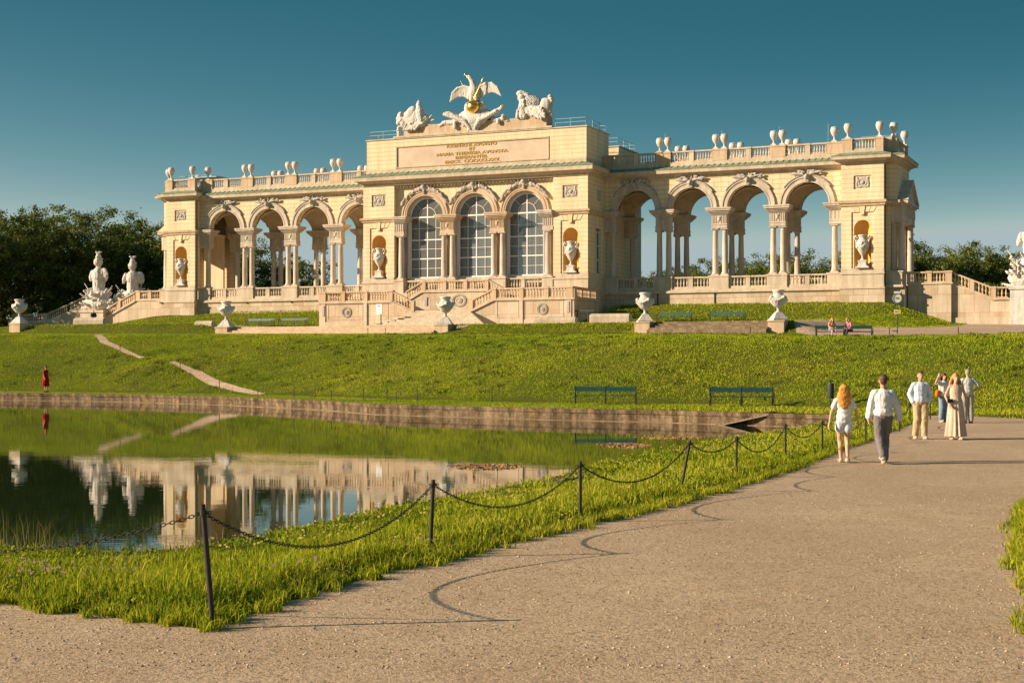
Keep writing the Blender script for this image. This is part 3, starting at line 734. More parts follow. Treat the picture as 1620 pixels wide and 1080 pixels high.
# ------------------------------------------------------------------ end pavilions
def pavilion(sg):
    X = lambda a: a*sg
    P0, P1 = 36.5, 40.42; bf = -1.0; ac = X((P0+P1)/2); hw = (P1-P0)/2; bk = BD+1.0
    def bx(mb, a0, a1, *r):
        a0, a1 = sorted((X(a0), X(a1))); mb.box(a0, a1, *r)
    # plinth and podium
    mb = MB(); bx(mb, P0-.12, P1+.12, bf-.28, bk+.28, ZP-.6, ZL-.001); bx(mb, P1+.12, 42.2, -.25, BD+.45, ZP-.6, ZL-.002)
    mb.build('podium', LIMEB, B)
    mb = MB(); bx(mb, P0-.06, P1+.06, bf-.16, bf+.5, ZL, 9.42); bx(mb, P0-.02, P1+.02, bf-.10, bf+.5, 9.42, 10.42)
    bx(mb, P0-.08, P1+.08, bf-.18, bf+.5, 10.42, 10.58); bx(mb, P0-.03, P1+.03, bf-.05, bf+.4, 10.58, 10.97)
    bx(mb, P0-.15, P1+.15, bf-.36, bf+.3, ZL-.14, ZL); bx(mb, P1+.02, 41.95, -.2, .5, ZL, 10.6); bx(mb, P1+.02, 42.05, -.28, .5, 10.6, 10.72)
    bx(mb, P0-.02, P1+.02, bk-.4, bk+.1, ZL, 10.97)
    mb.build('plinth', LIME, B)
    mb = MB(); bx(mb, P0, 42.1, bf+.4, bk-.4, ZL, 9.41); mb.build('pavilion_floor', LIME, B)
    # front pier with niche
    mb = MB(); mn = MB()
    # recessed middle panel
    niche_front(mb, mn, ac, bf+.09, 10.97, 16.20, None, 15.48, .80, 1.02)
    for s_ in (-1, 1):
        u, v = sorted((ac+s_*1.02, ac+s_*hw)); mb.box(u, v, bf, bf+.6, 10.97, 16.20)
    mb.box(ac-hw, ac+hw, bf, bf+.6, 16.20, 16.78)
    mb.box(ac-hw, ac-.82, bf, bf+.6, 17.34, ZC0+.72); mb.box(ac+.82, ac+hw, bf, bf+.6, 17.34, ZC0+.72)
    mb.box(ac-.82, ac+.82, bf, bf+.6, 17.34, 18.35); mb.box(ac-.82, ac+.82, bf, bf+.6, 19.62, ZC0+.72); mb.box(ac-.82, ac+.82, bf+.12, bf+.6, 18.35, 19.62)
    # sides, back and inner walls of the pavilion
    bx(mb, P0+.001, P0+.5, bf+.6, .0, 10.97, 20.77); bx(mb, P1-.6, P1-.001, bf+.6, 0.0, 10.97, 20.77)
    bx(mb, P1-.002, 41.5, .0, .6, 17.34, 20.77); bx(mb, 40.9, 41.5, .6, BD-.6, 17.34, 20.77); bx(mb, P1-.002, 41.5, BD-.6, BD, 10.97, 20.77)
    bx(mb, P0, P1, bk-.6, bk, 10.97, 20.77); bx(mb, P0+.001, P0+.5, BD, bk-.6, 10.97, 20.77); bx(mb, P1-.6, P1-.001, BD, bk-.6, 10.97, 20.77)
    bx(mb, P0+.001, P0+.6, 0, .75, ZS, 20.77); bx(mb, P0+.001, P0+.6, BD-.75, BD, ZS, 20.77)
    bx(mb, P1-.01, 40.8, .0, .6, 10.72, 17.34)
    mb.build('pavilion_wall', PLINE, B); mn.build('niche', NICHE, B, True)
    mb = MB(); mb.frus(ac-.14, ac+.14, bf-.10, bf+.2, 15.95, ac-.26, ac+.26, bf-.10, bf+.2, 16.74)
    for k in (-2, -1, 1, 2): mb.frus(ac+k*.42-.17*1, ac+k*.42+.17, bf-.035, bf+.2, 16.22, ac+k*.55-.22, ac+k*.55+.22, bf-.035, bf+.2, 16.70)
    mb.build('keystone', PPLAIN, B)
    mb = MB(); bx(mb, P0+.5, 41.0, bf+.6, bk-.6, 17.0, 17.2); bx(mb, P0+.6, P1-.6, BD-1.2, BD-.9, 9.4, 17.0); mb.build('inner_wall', PPLAIN, B)
    # belt course
    mb = MB(); prof = [(0, 16.78), (.12, 16.80), (.14, 16.95), (.26, 17.05), (.28, 17.28), (.10, 17.34), (-.3, 17.34), (-.3, 16.78)]
    pth = [(P0, .0), (P0, bf), (P1, bf), (P1, 0), (41.5, 0), (41.5, .7)]
    pp = [(X(a), b) for a, b in pth]; pp = pp if sg > 0 else pp[::-1]
    frame_sweep(mb, pp, prof); mb.build('belt_course', TANST, B)
    relief(ac, bf+.10, 18.98, .66, .52)
    # cornice round the pavilion
    pth = [(P0, .2), (P0, bf), (P1, bf), (P1, 0), (41.5, 0), (41.5, BD), (P1, BD), (P1, bk), (P0, bk), (P0, BD-.2)]
    pp = [(X(a), b) for a, b in pth]; pp = pp if sg > 0 else pp[::-1]
    mb = MB(); frame_sweep(mb, pp, cornice_prof(.78, 20.72, 21.42, .3)); mb.build('cornice', LIME, B)
    mb = MB(); frame_sweep(mb, pp, [(.82, 21.42), (.82, 21.47), (-.05, 21.78), (-.05, 21.42)]); mb.build('copper_flashing', COPPER, B)
    mb = MB(); frame_sweep(mb, pp, [(-.06, 21.40), (-.06, 22.0), (-.5, 22.0), (-.5, 21.40)]); mb.build('parapet', LIME, B)
    mb = MB(); bx(mb, P0+.3, 41.2, .2, BD-.2, 21.2, 21.5); bx(mb, P0+.2, P1-.2, bf+.2, bk-.2, 21.2, 21.49); mb.build('roof', LIME, B)
    # roof balustrade: front, setback, end
    z0, z1 = 22.0, 23.12; mb = MB(); mp = MB()
    def pr(a0, a1, b0, b1): u, v = sorted((X(a0), X(a1))); pier(mp, u, v, b0, b1, z0, z1, .04)
    pr(P0+.06, P0+1.0, bf+.06, bf+.62); pr(P1-.75, P1-.06, bf+.06, bf+.62)
    u, v = sorted((X(P0+1.0), X(P1-.75))); balrun(mb, (u, bf+.32, z0), (v, bf+.32, z0), z1-z0, .26)
    pr(P1-.5, P1-.06, bf+.62, .15); pr(P1-.3, 41.42, .08, .62)
    pr(40.85, 41.44, .62, 1.0); pr(40.9, 41.42, BD-1.0, BD-.1)
    balrun(mb, (X(41.15), 1.0, z0), (X(41.15), BD-1.0, z0), z1-z0, .26)
    pr(P0+.06, P0+.9, bk-.62, bk-.06); pr(P1-.75, P1-.06, bk-.62, bk-.06)
    u, v = sorted((X(P0+.9), X(P1-.75))); balrun(mb, (u, bk-.34, z0), (v, bk-.34, z0), z1-z0, .26)
    mb.build('roof_balustrade', LIME, B); mp.build('roof_pedestal', TANST, B)
    # end portico: two columns, entablature and pediment facing the end
    for bc in (.75, BD-.75):
        for aa in (41.05, 41.75):
            m2 = MB(); bx_ = X(aa); column(m2, bx_, bc, 10.72 if bc < 3 else 9.45, 15.35, .31); m2.build('column', COLM, B, True)
    mb = MB(); bx(mb, 40.7, 42.1, .35, BD-.35, 15.35, 16.85); bx(mb, 41.5, 42.25, .2, BD-.2, 16.85, 17.0); bx(mb, 41.5, 42.45, 0.02, BD-.02, 17.0, 17.3)
    bx(mb, 40.7, 42.1, .35, 1.15, 9.40, 10.72); bx(mb, 40.7, 42.1, BD-1.15, BD-.35, 9.40, 10.72)
    for k in range(14):
        bb = .5+k*(BD-1.0)/13; bx(mb, 42.1, 42.16, bb-.1, bb+.1, 15.9, 16.7)
    mb.build('portico_entablature', COLM, B)
    u, v = sorted((X(41.5), X(42.2))); mb = MB(); mb.ext([(.15, 17.3), (BD-.15, 17.3), (BD/2, 19.2)], 'a', u, v)
    u, v = sorted((X(41.5), X(42.48)))
    mb.ext([(-.05, 17.3), (.25, 17.3), (BD/2, 19.22), (BD/2, 19.48)], 'a', u, v); mb.ext([(BD+.05, 17.3), (BD-.25, 17.3), (BD/2, 19.22), (BD/2, 19.48)], 'a', u, v)
    mb.build('pediment', COLM, B)
pavilion(-1); pavilion(1)
# pipes and junction boxes beside the pavilion pier
for sg in (-1, 1):
    mb = MB(); mb.tube([(40.52*sg if sg > 0 else -36.40, -.72, 8.0), (40.52*sg if sg > 0 else -36.40, -.72, 20.6)], .05, 6); mb.build('downpipe', DARKGREY, B)
# ------------------------------------------------------------------ centre block
CB0, CB1 = -4.7, 11.3; CW = 12.56
mb = MB()
mb.box(-CW-.2, CW+.2, CB0-.42, CB1+.4, ZP-.8, 9.40); mb.build('podium', LIMEB, B)
mb = MB()
for s_ in (-1, 1):
    u, v = sorted((8.92*s_, (CW+.05)*s_)); mb.box(u, v, CB0-.10, CB0+.5, 9.42, 10.42); mb.box(u-.06, v+.06, CB0-.18, CB0+.5, 10.42, 10.60); mb.box(u, v, CB0-.05, CB0+.4, 10.60, 11.0)
    u, v = sorted((8.8*s_, (CW+.3)*s_)); mb.box(u, v, CB0-.5, CB0+.3, 9.28, 9.45)
    u, v = sorted((CW*s_, (CW+.06)*s_)); mb.box(u, v, CB0+.3, -.42, 9.40, 11.0); mb.box(u, v+.04 if s_ > 0 else v, CB0+.3, -.7, 10.42, 10.60)
mb.build('plinth', LIME, B)
# corner piers with niches
mb = MB(); mn = MB()
for s_ in (-1, 1):
    ac = s_*10.73; hw = 1.83
    niche_front(mb, mn, ac, CB0+.09, 11.0, 16.20, None, 15.48, .82, 1.05)
    for q in (-1, 1):
        u, v = sorted((ac+q*1.05, ac+q*hw)); mb.box(u, v, CB0, CB0+.6, 11.0, 16.20)
    mb.box(ac-hw, ac+hw, CB0, CB0+.6, 16.20, 16.80)
    mb.box(ac-hw, ac-.84, CB0, CB0+.6, 17.30, 21.0); mb.box(ac+.84, ac+hw, CB0, CB0+.6, 17.30, 21.0); mb.box(ac-.84, ac+.84, CB0, CB0+.6, 17.3, 18.42)
    mb.box(ac-.84, ac+.84, CB0, CB0+.6, 19.68, 21.0); mb.box(ac-.84, ac+.84, CB0+.13, CB0+.6, 18.42, 19.68)
    u, v = sorted((s_*8.901, s_*9.5)); mb.box(u, v, CB0+.6, -3.0, 11.0, 21.0)
    # side walls with small arched window opening at b -1.6
    u, v = sorted((s_*(CW-.6), s_*CW))
    mb.box(u, v, CB0+.6, -2.45, 11.0, 21.0); mb.box(u, v, -.95, 4.0, 9.4, 21.0); mb.box(u, v, -2.45, -.95, 15.55, 21.0); mb.box(u, v, -2.45, -.95, 9.4, 11.0)
    mb.box(u, v, 4.0, CB1-.6, 9.4, 21.0)
    u, v = sorted((s_*8.9, s_*CW)); mb.box(u, v, CB1-.6, CB1, 9.4, 21.0)
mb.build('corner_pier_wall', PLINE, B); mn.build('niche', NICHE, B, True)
for s_ in (-1, 1):
    ac = s_*10.73
    mb = MB(); mb.frus(ac-.14, ac+.14, CB0-.10, CB0+.2, 15.95, ac-.26, ac+.26, CB0-.10, CB0+.2, 16.76)
    for k in (-2, -1, 1, 2): mb.frus(ac+k*.42-.17, ac+k*.42+.17, CB0-.035, CB0+.2, 16.22, ac+k*.55-.22, ac+k*.55+.22, CB0-.035, CB0+.2, 16.72)
    mb.build('keystone', PPLAIN, B)
    relief(ac, CB0+.11, 19.05, .68, .54)
    # side window
    aa = s_*(CW-.25); mb = MB()
    for b_ in (-2.40, -1.74, -1.08): mb.box(aa-.05, aa+.05, b_, b_+.08, 11.0, 15.4)
    for z_ in (11.0, 12.4, 13.8, 15.2): mb.box(aa-.04, aa+.04, -2.4, -1.0, z_, z_+.08)
    fwin = mb.build('side_window', FRAMEW, B); mb = MB(); mb.box(aa-.012, aa+.012, -2.44, -.96, 11.0, 15.5); mb.build('pane', GLASS, fwin)
    mb = MB(); u, v = sorted((s_*CW, s_*(CW+.05))); mb.box(u, v, -2.15, -1.25, 18.3, 19.4); mb.build('side_relief', GREYREL, B)
# belt on corner piers
for s_ in (-1, 1):
    prof = [(0, 16.80), (.12, 16.82), (.14, 16.95), (.28, 17.05), (.30, 17.24), (.10, 17.30), (-.3, 17.30), (-.3, 16.80)]
    pth = [(8.9, -4.0), (8.9, CB0), (CW, CB0), (CW, -.4)]; pp = [(s_*a, b) for a, b in pth]; pp = pp if s_ > 0 else pp[::-1]
    mb = MB(); frame_sweep(mb, pp, prof); mb.build('belt_course', TANST, B)
# three great arches (front) and the same at the back
WA = [-5.6, 0.0, 5.6]; WR = 2.10; WRO = 2.66; bw = CB0+.55      # wall plane
for (b0, b1, ff) in ((bw, bw+.7, 0), (CB1-.7, CB1-.05, 1)):
    mb = MB()
    for ac in WA: mb.archfill(ac, WR+.02, 2.8, ZS, 21.0, b0, b1)
    mb.box(-8.9, -8.4, b0, b1, ZS, 21.0); mb.box(8.4, 8.9, b0, b1, ZS, 21.0)
    mb.build('centre_wall', PPLAIN, B)
    for ac in WA:
        mb = MB(); q = (b0-.12, b0+.25) if not ff else (b1-.25, b1+.12)
        mb.archring(ac, WR, WRO, ZS+.002, q[0], q[1], 26)
        mb.archring(ac, WRO-.14, WRO+.02, ZS+.002, q[0]-.07, q[0], 26); mb.archring(ac, WR+.16, WR+.30, ZS+.002, q[0]-.04, q[0], 26)
        mb.build('arch_surround', TANST, B)
        mb = MB(); mb.archring(ac, WR-.16, WR-.001, ZS, q[1], b1+.5 if not ff else b1-.2, 26); 
        for s_ in (-1, 1):
            u, v = sorted((ac+s_*(WR-.16), ac+s_*(WR-.001))); mb.box(u, v, b0+.1, b1+.5 if not ff else b1, 10.85, ZS)
        mb.build('window_reveal', REVEAL, B)
        # window frame and glass
        bz = b0+.62 if not ff else b0+.2; w_ = WR-.17; zb, zt = 10.95, ZS
        mb = MB(); t = .075
        for a_, tt in ((-w_, .07), (-w_/2, .022), (0, .055), (w_/2, .022), (w_, .07)):
            top = ZS if abs(a_) > .1 else ZS+w_
            mb.box(ac+a_-tt, ac+a_+tt, bz-.05, bz+.05, zb, top-.02)
        zs_ = [zb, 12.35, 13.05+.0, 14.4, 15.05, 16.15, ZS-.05]
        for z_, tt in ((zb+.05, .07), (11.95, .02), (12.95, .055), (13.95, .02), (14.9, .055), (16.1, .02), (ZS-.05, .07)):
            mb.box(ac-w_, ac+w_, bz-.06, bz+.06, z_-tt, z_+tt)
        mb.archring(ac, w_-.08, w_+.02, ZS, bz-.06, bz+.06, 24); mb.archring(ac, w_*.50-.02, w_*.50+.025, ZS, bz-.05, bz+.05, 16)
        for an in (45, 135):
            c_, s2 = math.cos(R(an)), math.sin(R(an)); mb.tube([(ac+c_*w_*.5, bz, ZS+s2*w_*.5), (ac+c_*w_*.95, bz, ZS+s2*w_*.95)], .028, 4)
        wf = mb.build('window', FRAMEW, B)
        mb = MB(); n = 20; mb.ext([(ac-w_, zb), (ac+w_, zb)]+[(ac+w_*math.cos(math.pi*k/n), ZS+w_*math.sin(math.pi*k/n)) for k in range(n+1)], 'b', bz-.008, bz+.008)
        mb.build('pane', GLASS, wf)
        if not ff:
            # laurel garland and keystone mask over the arch
            mb = MB(); random.seed(int(ac*7)+99)
            for s_ in (-1, 1):
                for k in range(26):
                    t = R(27+k*2.3); rr_ = WRO+.16+random.uniform(-.05, .13); aa = ac+s_*rr_*math.cos(t); zz = ZS+rr_*math.sin(t)
                    mb.ell((aa, b0-.22+random.uniform(-.06, .05), zz), (.13, .12, .27), Matrix.Rotation(s_*(-.35)+random.uniform(-.4, .4)+s_*(t-1.2), 3, 'Y').to_euler(), 6, 4)
            mb.cap((ac, b0-.22, ZS+WR+.3), .13, (ac, b0-.24, ZS+WRO+.40), .20)
            mb.ell((ac, b0-.38, ZS+WRO+.45), (.24, .2, .28)); 
            for k in range(10): t = 6.28*k/10; mb.ell((ac+.34*math.cos(t), b0-.32, ZS+WRO+.48+.34*math.sin(t)), (.12, .12, .12), None, 6, 4)
            remesh(mb, .05, 'laurel_garland', GREYREL, B, 1)
# columns between the windows
for bc, ff in ((bw-.10, 0), (CB1-.35, 1)):
    for pc in (-2.8, 2.8, -8.42, 8.42):
        single = abs(pc) > 5; mb = MB(); hw = 1.0 if not single else .62
        e = (pc-hw, pc+hw) if not single else (sorted((math.copysign(7.75, pc), math.copysign(8.9, pc))))
        mb.box(e[0], e[1], bc-.62, bc+.5, 9.40, 10.62); mb.box(e[0]-.05, e[1]+(.05 if not single else 0), bc-.68, bc+.5, 10.62, 10.80); mb.build('pedestal', LIME, B)
        for o in ((-.48, .48) if not single else (0 if pc > 0 else 0,)):
            m2 = MB(); pcx = pc if not single else math.copysign(8.22, pc); column(m2, pcx+o, bc-.1, 10.80, 15.35, .31); m2.build('column', COLM, B, True)
        m3 = MB(); q = .80
        e = (pc-q, pc+q) if not single else (sorted((math.copysign(7.75, pc), math.copysign(8.9, pc))))
        m3.box(e[0], e[1], bc-.5, bc+.7, 15.35, 15.70); m3.box(e[0]+.03, e[1]-.03, bc-.46, bc+.7, 15.70, 16.62)
        m3.box(e[0]+.1, e[1]-.1, bc+.3, bc+.7, 10.8, 15.35)
        nf = 8 if not single else 4
        for k in range(nf+1):
            if not single and k == nf//2: continue
            t = e[0]+.12+(e[1]-e[0]-.24)*k/nf; m3.box(t-.045, t+.045, bc-.50, bc-.4, 15.80, 16.55)
        if not single: m3.ell((pc, bc-.48, 16.2), (.15, .10, .24)); m3.ell((pc, bc-.5, 16.38), (.24, .07, .07))
        for o, z0, z1 in ((.08, 16.62, 16.72), (.18, 16.72, 16.84), (.30, 16.84, 16.98), (.42, 16.98, 17.14), (.48, 17.14, 17.30)):
            m3.box(e[0]-(o if not single or pc > 0 else 0), e[1]+(o if not single or pc < 0 else 0), bc-.5-o, bc+.7, z0, z1)
        m3.build('entablature_block', COLM if single else TANST, B)
# balustrade under the windows
for ac in WA:
    mb = MB(); w_ = 1.75; bb = bw-.35
    pier(mb, ac-.2, ac+.2, bb-.15, bb+.15, 9.5, 10.68); mb.box(ac-w_, ac+w_, bb-.17, bb+.17, 9.40, 9.5)
    balrun(mb, (ac-w_, bb, 9.5), (ac-.2, bb, 9.5), 1.18, .28); balrun(mb, (ac+.2, bb, 9.5), (ac+w_, bb, 9.5), 1.18, .28)
    mb.build('balustrade', LIME, B)
    mb = MB(); mb.box(ac-1.95, ac+1.95, bw+.25, bw+.9, 10.6, 10.92); mb.box(ac-1.95, ac+1.95, bw+.45, bw+.8, 9.4, 10.6); mb.build('window_sill', LIME, B)
# hall interior
mb = MB(); mb.box(-CW+.6, CW-.6, CB0+1.4, CB1-.8, 9.39, 9.43); mb.build('hall_floor', LIME, B)
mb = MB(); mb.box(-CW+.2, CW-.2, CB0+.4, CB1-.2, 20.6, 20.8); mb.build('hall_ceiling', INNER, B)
# main cornice of the centre
pth = [(-CW, .15), (-CW, CB0), (CW, CB0), (CW, .15)]
mb = MB(); frame_sweep(mb, pth, cornice_prof(.80, 20.55, 21.46, .35))
for k in range(45): mb.box(-8.7+k*.39, -8.56+k*.39, CB0+.12, CB0+.6, 20.36, 20.5)
mb.box(-8.9, 8.9, CB0+.2, bw+.1, 20.5, 20.6)
mb.build('cornice', LIME, B)
mb = MB(); frame_sweep(mb, pth, [(.85, 21.46), (.85, 21.52), (-.25, 21.92), (-.25, 21.46)])
for k in range(40): t = -CW+.1+k*.64; mb.add([(t,CB0-.86,21.53),(t+.06,CB0-.86,21.53),(t+.06,CB0+.22,21.97),(t,CB0+.22,21.97),(t,CB0-.86,21.5),(t+.06,CB0-.86,21.5),(t+.06,CB0+.22,21.88),(t,CB0+.22,21.88)], [(0,1,2,3),(7,6,5,4),(0,4,5,1),(1,5,6,2),(2,6,7,3),(3,7,4,0)])
mb.build('copper_flashing', COPPER, B)
# attic
AW = 12.30; af = CB0+.30
mb = MB(); mb.box(-AW, AW, af-.06, 2.0, 21.0, 22.30); mb.box(-AW+.3, AW-.3, 2.0, 4.8, 21, 22.6); mb.build('attic_base', LIME, B)
mb = MB()
pa0, pa1, pz0, pz1 = -8.85, 8.35, 22.36, 24.62
mb.box(-AW, pa0, af, 1.9, 22.3, 25.36); mb.box(pa1, AW, af, 1.9, 22.3, 25.36); mb.box(pa0, pa1, af, 1.9, pz1, 25.36); mb.box(pa0, pa1, af+.14, 1.9, 22.3, pz1)
mb.box(-AW, AW, 4.9, 11.0, 21.0, 24.6)
mb.build('attic_wall', PLINE, B)
mb = MB(); mb.box(-AW-.1, AW+.1, af-.1, 2.0, 25.36, 25.48); mb.box(-9.1, 8.7, af-.16, 0, 25.48, 25.66); mb.box(-AW-.12, AW+.12, 4.8, 11.1, 24.6, 24.72); mb.build('attic_coping', LIME, B)
ip = MB(); ip.box(pa0+.12, pa1-.12, af+.05, af+.16, pz0+.1, pz1-.12); IP = ip.build('inscription_panel', STONECORE, B)
mb = MB()
mb.box(pa0, pa0+.12, af-.05, af+.16, pz0, pz1); mb.box(pa1-.12, pa1, af-.05, af+.16, pz0, pz1); mb.box(pa0, pa1, af-.05, af+.16, pz1-.12, pz1); mb.box(pa0, pa1, af-.05, af+.16, pz0, pz0+.1)
mb.build('panel_frame', TANST, IP)
# lettering
for k, (txt, wd, xc) in enumerate((("IOSEPHO II. AVGVSTO", 5.6, -.20), ("ET", .68, -.15), ("MARIA THERESIA AVGVSTA", 8.0, -.18), ("IMPERANTIB.", 3.6, -.22), ("ERECT.  CI\u0186I\u0186CCLXXV.", 6.15, -.12))):
    cu = bpy.data.curves.new('lettering', 'FONT'); cu.body = txt; cu.size = .50; cu.extrude = .025; cu.offset = .014; cu.align_x = 'CENTER'
    to = bpy.data.objects.new('t', cu); C.objects.link(to); bpy.context.view_layer.update()
    me = bpy.data.meshes.new_from_object(to.evaluated_get(bpy.context.evaluated_depsgraph_get())); bpy.data.objects.remove(to)
    me.materials.clear(); me.materials.append(GOLDT)
    co = np.zeros(len(me.vertices)*3); me.vertices.foreach_get('co', co); co = co.reshape(-1, 3)
    fx = wd/(co[:, 0].max()-co[:, 0].min()); zc = 24.27-k*.405
    out = np.column_stack([co[:, 0]*fx+xc, af+.03-co[:, 2], (co[:, 1])*.82+zc-.10]); me.vertices.foreach_set('co', out.ravel()); me.update()
    o = bpy.data.objects.new('lettering', me); C.objects.link(o); o.parent = IP
# sculpture pedestal over the attic: a low wall swept up at both ends
mb = MB(); poly = [(-8.0, 25.66), (8.0, 25.66), (8.0, 27.05), (7.3, 26.98), (6.2, 26.78), (4.8, 26.68), (2.6, 26.66), (0, 26.7), (-2.6, 26.66), (-4.8, 26.68), (-6.2, 26.78), (-7.3, 26.98), (-8.0, 27.05)]
mb.ext(poly, 'b', af+.1, af+1.7); mb.build('sculpture_pedestal', TANST, B)
# light metal railings on the roofs
def railing(pts, z, h, name='roof_railing', sp=1.6):
    mb = MB()
    for p, q in zip(pts[:-1], pts[1:]):
        P = Vector((*p, z)); Q = Vector((*q, z)); n = max(1, int((Q-P).length/sp))
        for k in range(n+1): c = P.lerp(Q, k/n); mb.tube([c, c+Vector((0, 0, h))], .03, 5)
        for hh in (h, h*.55): mb.tube([P+Vector((0, 0, hh)), Q+Vector((0, 0, hh))], .028, 5)
    mb.build(name, RAILM, B)
railing([(8.9, af+.3), (12.1, af+.3), (12.1, 1.7), (-12.1, 1.7), (-12.1, af+.3), (-8.9, af+.3)], 25.48, .85)
railing([(-12.1, 5.1), (12.1, 5.1), (12.1, 10.8), (-12.1, 10.8)], 24.72, .85)
railing([(38.0, 1.2), (40.9, 1.2), (40.9, 4.5), (38.0, 4.5)], 21.5, 2.0); railing([(-40.5, 1.6), (-36.0, 1.6), (-36.0, 4.5)], 21.5, 2.3)
mb = MB(); mb.box(37.9, 40.9, 1.6, 4.4, 23.35, 23.45); mb.box(-39.6, -35.6, 2, 5, 23.6, 23.7); mb.build('roof_hatch', RAILM, B)
# ------------------------------------------------------------------ double staircase before the centre
def emptyL(name, a, b, z, label, cat, group=None, rz=0.0): return empty(name, L(a, b, z), -TH+rz, label, cat, group)
ST = emptyL('entrance_staircase', 0, 0, 0, 'pale stone double staircase with balustrades climbing to the glazed centre', 'staircase')
mb = MB()
FB = -11.5                    # front plane of the landings
ZLand, ZUp, ZMid = 8.28, 9.36, 7.30
for s_ in (-1, 1):
    u, v = sorted((5.6*s_, 13.5*s_)); mb.box(u, v, FB+.3, -8.3, 5.0, ZLand); mb.box(u, v, -8.3, -5.1, 5.0, ZLand+.001)
mb.build('landing', LIMEB, ST)
mb = MB(); mb.box(-3.55, 3.55, -8.3, -5.0, 5.0, ZUp); mb.build('upper_landing', LIMEB, ST)
mb = MB(); mb.box(-3.3, 3.3, FB, -8.6, 5.0, ZMid); mb.build('middle_landing', LIME, ST)
for s_ in (-1, 1):
    mb = MB()
    for k in range(7):        # lower flights up to the side landings
        u, v = sorted((s_*(3.3+k*.33), s_*5.61)); mb.box(u, v, FB+.3, -8.6, ZMid-.5+k*.14, ZMid+(k+1)*.14)
    for k in range(7):        # upper flights up to the top landing
        u, v = sorted((s_*(5.62-k*.30), s_*3.54)); mb.box(u, v, -8.3, -5.4, ZLand-.4+k*.154, ZLand+(k+1)*.154)
    mb.build('flight', LIME, ST)
    # front parapet wall with raking end
    mb = MB(); poly = [(13.5, 5.0), (13.5, ZLand-.05), (5.6, ZLand-.05), (3.2, ZMid-.12), (3.2, 5.0)]; poly = [(s_*a, z) for a, z in poly]
    mb.ext(poly, 'b', FB, FB+.3)
    mb.build('front_wall', LIMEB, ST)
    mb = MB(); 
    for q0, q1 in ((5.9, 8.1), (8.75, 12.7)):      # raised frames
        for z0, z1 in ((7.98, 8.02), (6.5, 6.54)):
            u, v = sorted((s_*q0, s_*q1)); mb.box(u, v, FB-.03, FB+.05, z0, z1)
        for q in (q0, q1): u, v = sorted((s_*q, s_*(q+.04))); mb.box(u, v, FB-.03, FB+.05, 6.5, 8.02)
    u, v = sorted((s_*8.25, s_*8.62)); mb.box(u, v, FB-.12, FB+.05, 5.0, 8.1)
    u, v = sorted((s_*13.05, s_*13.52)); mb.box(u, v, FB-.08, FB+.1, 5.0, 8.12)
    u, v = sorted((s_*3.6, s_*13.56)); mb.box(u, v, FB-.10, FB+.05, 5.0, 6.25) if False else mb.box(*sorted((s_*8.7, s_*13.56)), FB-.06, FB+.05, 5.0, 6.3)
    mb.build('wall_moulding', LIME, ST)
    mb = MB(); cy = s_*10.6
    for r_ in (.52, .40, .2): 
        pts = [(cy+r_*math.cos(6.283*k/20), FB-.03, 7.25+r_*math.sin(6.283*k/20)) for k in range(21)]; mb.tube(pts, .05, 6)
    mb.ell((cy, FB-.03, 7.25), (.17, .09, .17)); mb.build('roundel', GREYREL, ST)
    mb = MB(); mb.box(*sorted((s_*13.15, s_*13.35)), FB-.13, FB-.07, 6.9, 7.9); mb.build('hanging_ornament', GREYREL, ST)
    mb = MB(); mb.box(*sorted((s_*13.5, s_*13.8)), FB, -5.0, 5.0, ZLand-.05); mb.build('side_wall', LIMEB, ST)
    # string course, front and side
    mb = MB(); sbox(mb, (s_*5.6, FB+.12, ZLand-.16), (s_*13.9, FB+.12, ZLand-.16), .55, 0, .14); sbox(mb, (s_*5.6, FB+.119, ZLand-.16), (s_*3.15, FB+.119, ZMid-.24), .55, 0, .14)
    sbox(mb, (s_*13.68, FB+.2, ZLand-.155), (s_*13.68, -5.0, ZLand-.155), .5, 0, .14); mb.build('string_course', LIME, ST)
    # balustrade of the landing
    mb = MB(); y = FB+.12; z = ZLand-.02
    for q in (5.6, 8.43, 11.0, 13.35):
        w_ = .22 if q != 13.35 else .33; pier(mb, s_*q-w_, s_*q+w_, y-.19, y+.19, z, z+1.08)
    for q0, q1 in ((5.82, 8.21), (8.65, 10.78), (11.22, 13.05)):
        u, v = sorted((s_*q0, s_*q1)); balrun(mb, (u, y, z), (v, y, z), 1.06, .28)
    balrun(mb, (s_*5.5, y, z), (s_*3.35, y, z-.98), 1.04, .27)
    mb.box(*sorted((s_*3.0, s_*3.36)), y-.19, y+.19, ZMid-.2, ZMid+.98)
    yy = s_*13.66
    for q0, q1 in ((FB+.5, -9.6), (-9.3, -7.5), (-7.2, -5.3)): balrun(mb, (yy, q0, z), (yy, q1, z), 1.06, .28)
    for q in (-9.45, -7.35): mb.box(yy-.17, yy+.17, q-.15, q+.15, z, z+1.06)
    mb.box(yy-.19, yy+.19, FB-.02, FB+.5, z, z+1.09)
    mb.build('landing_balustrade', TANST, ST)
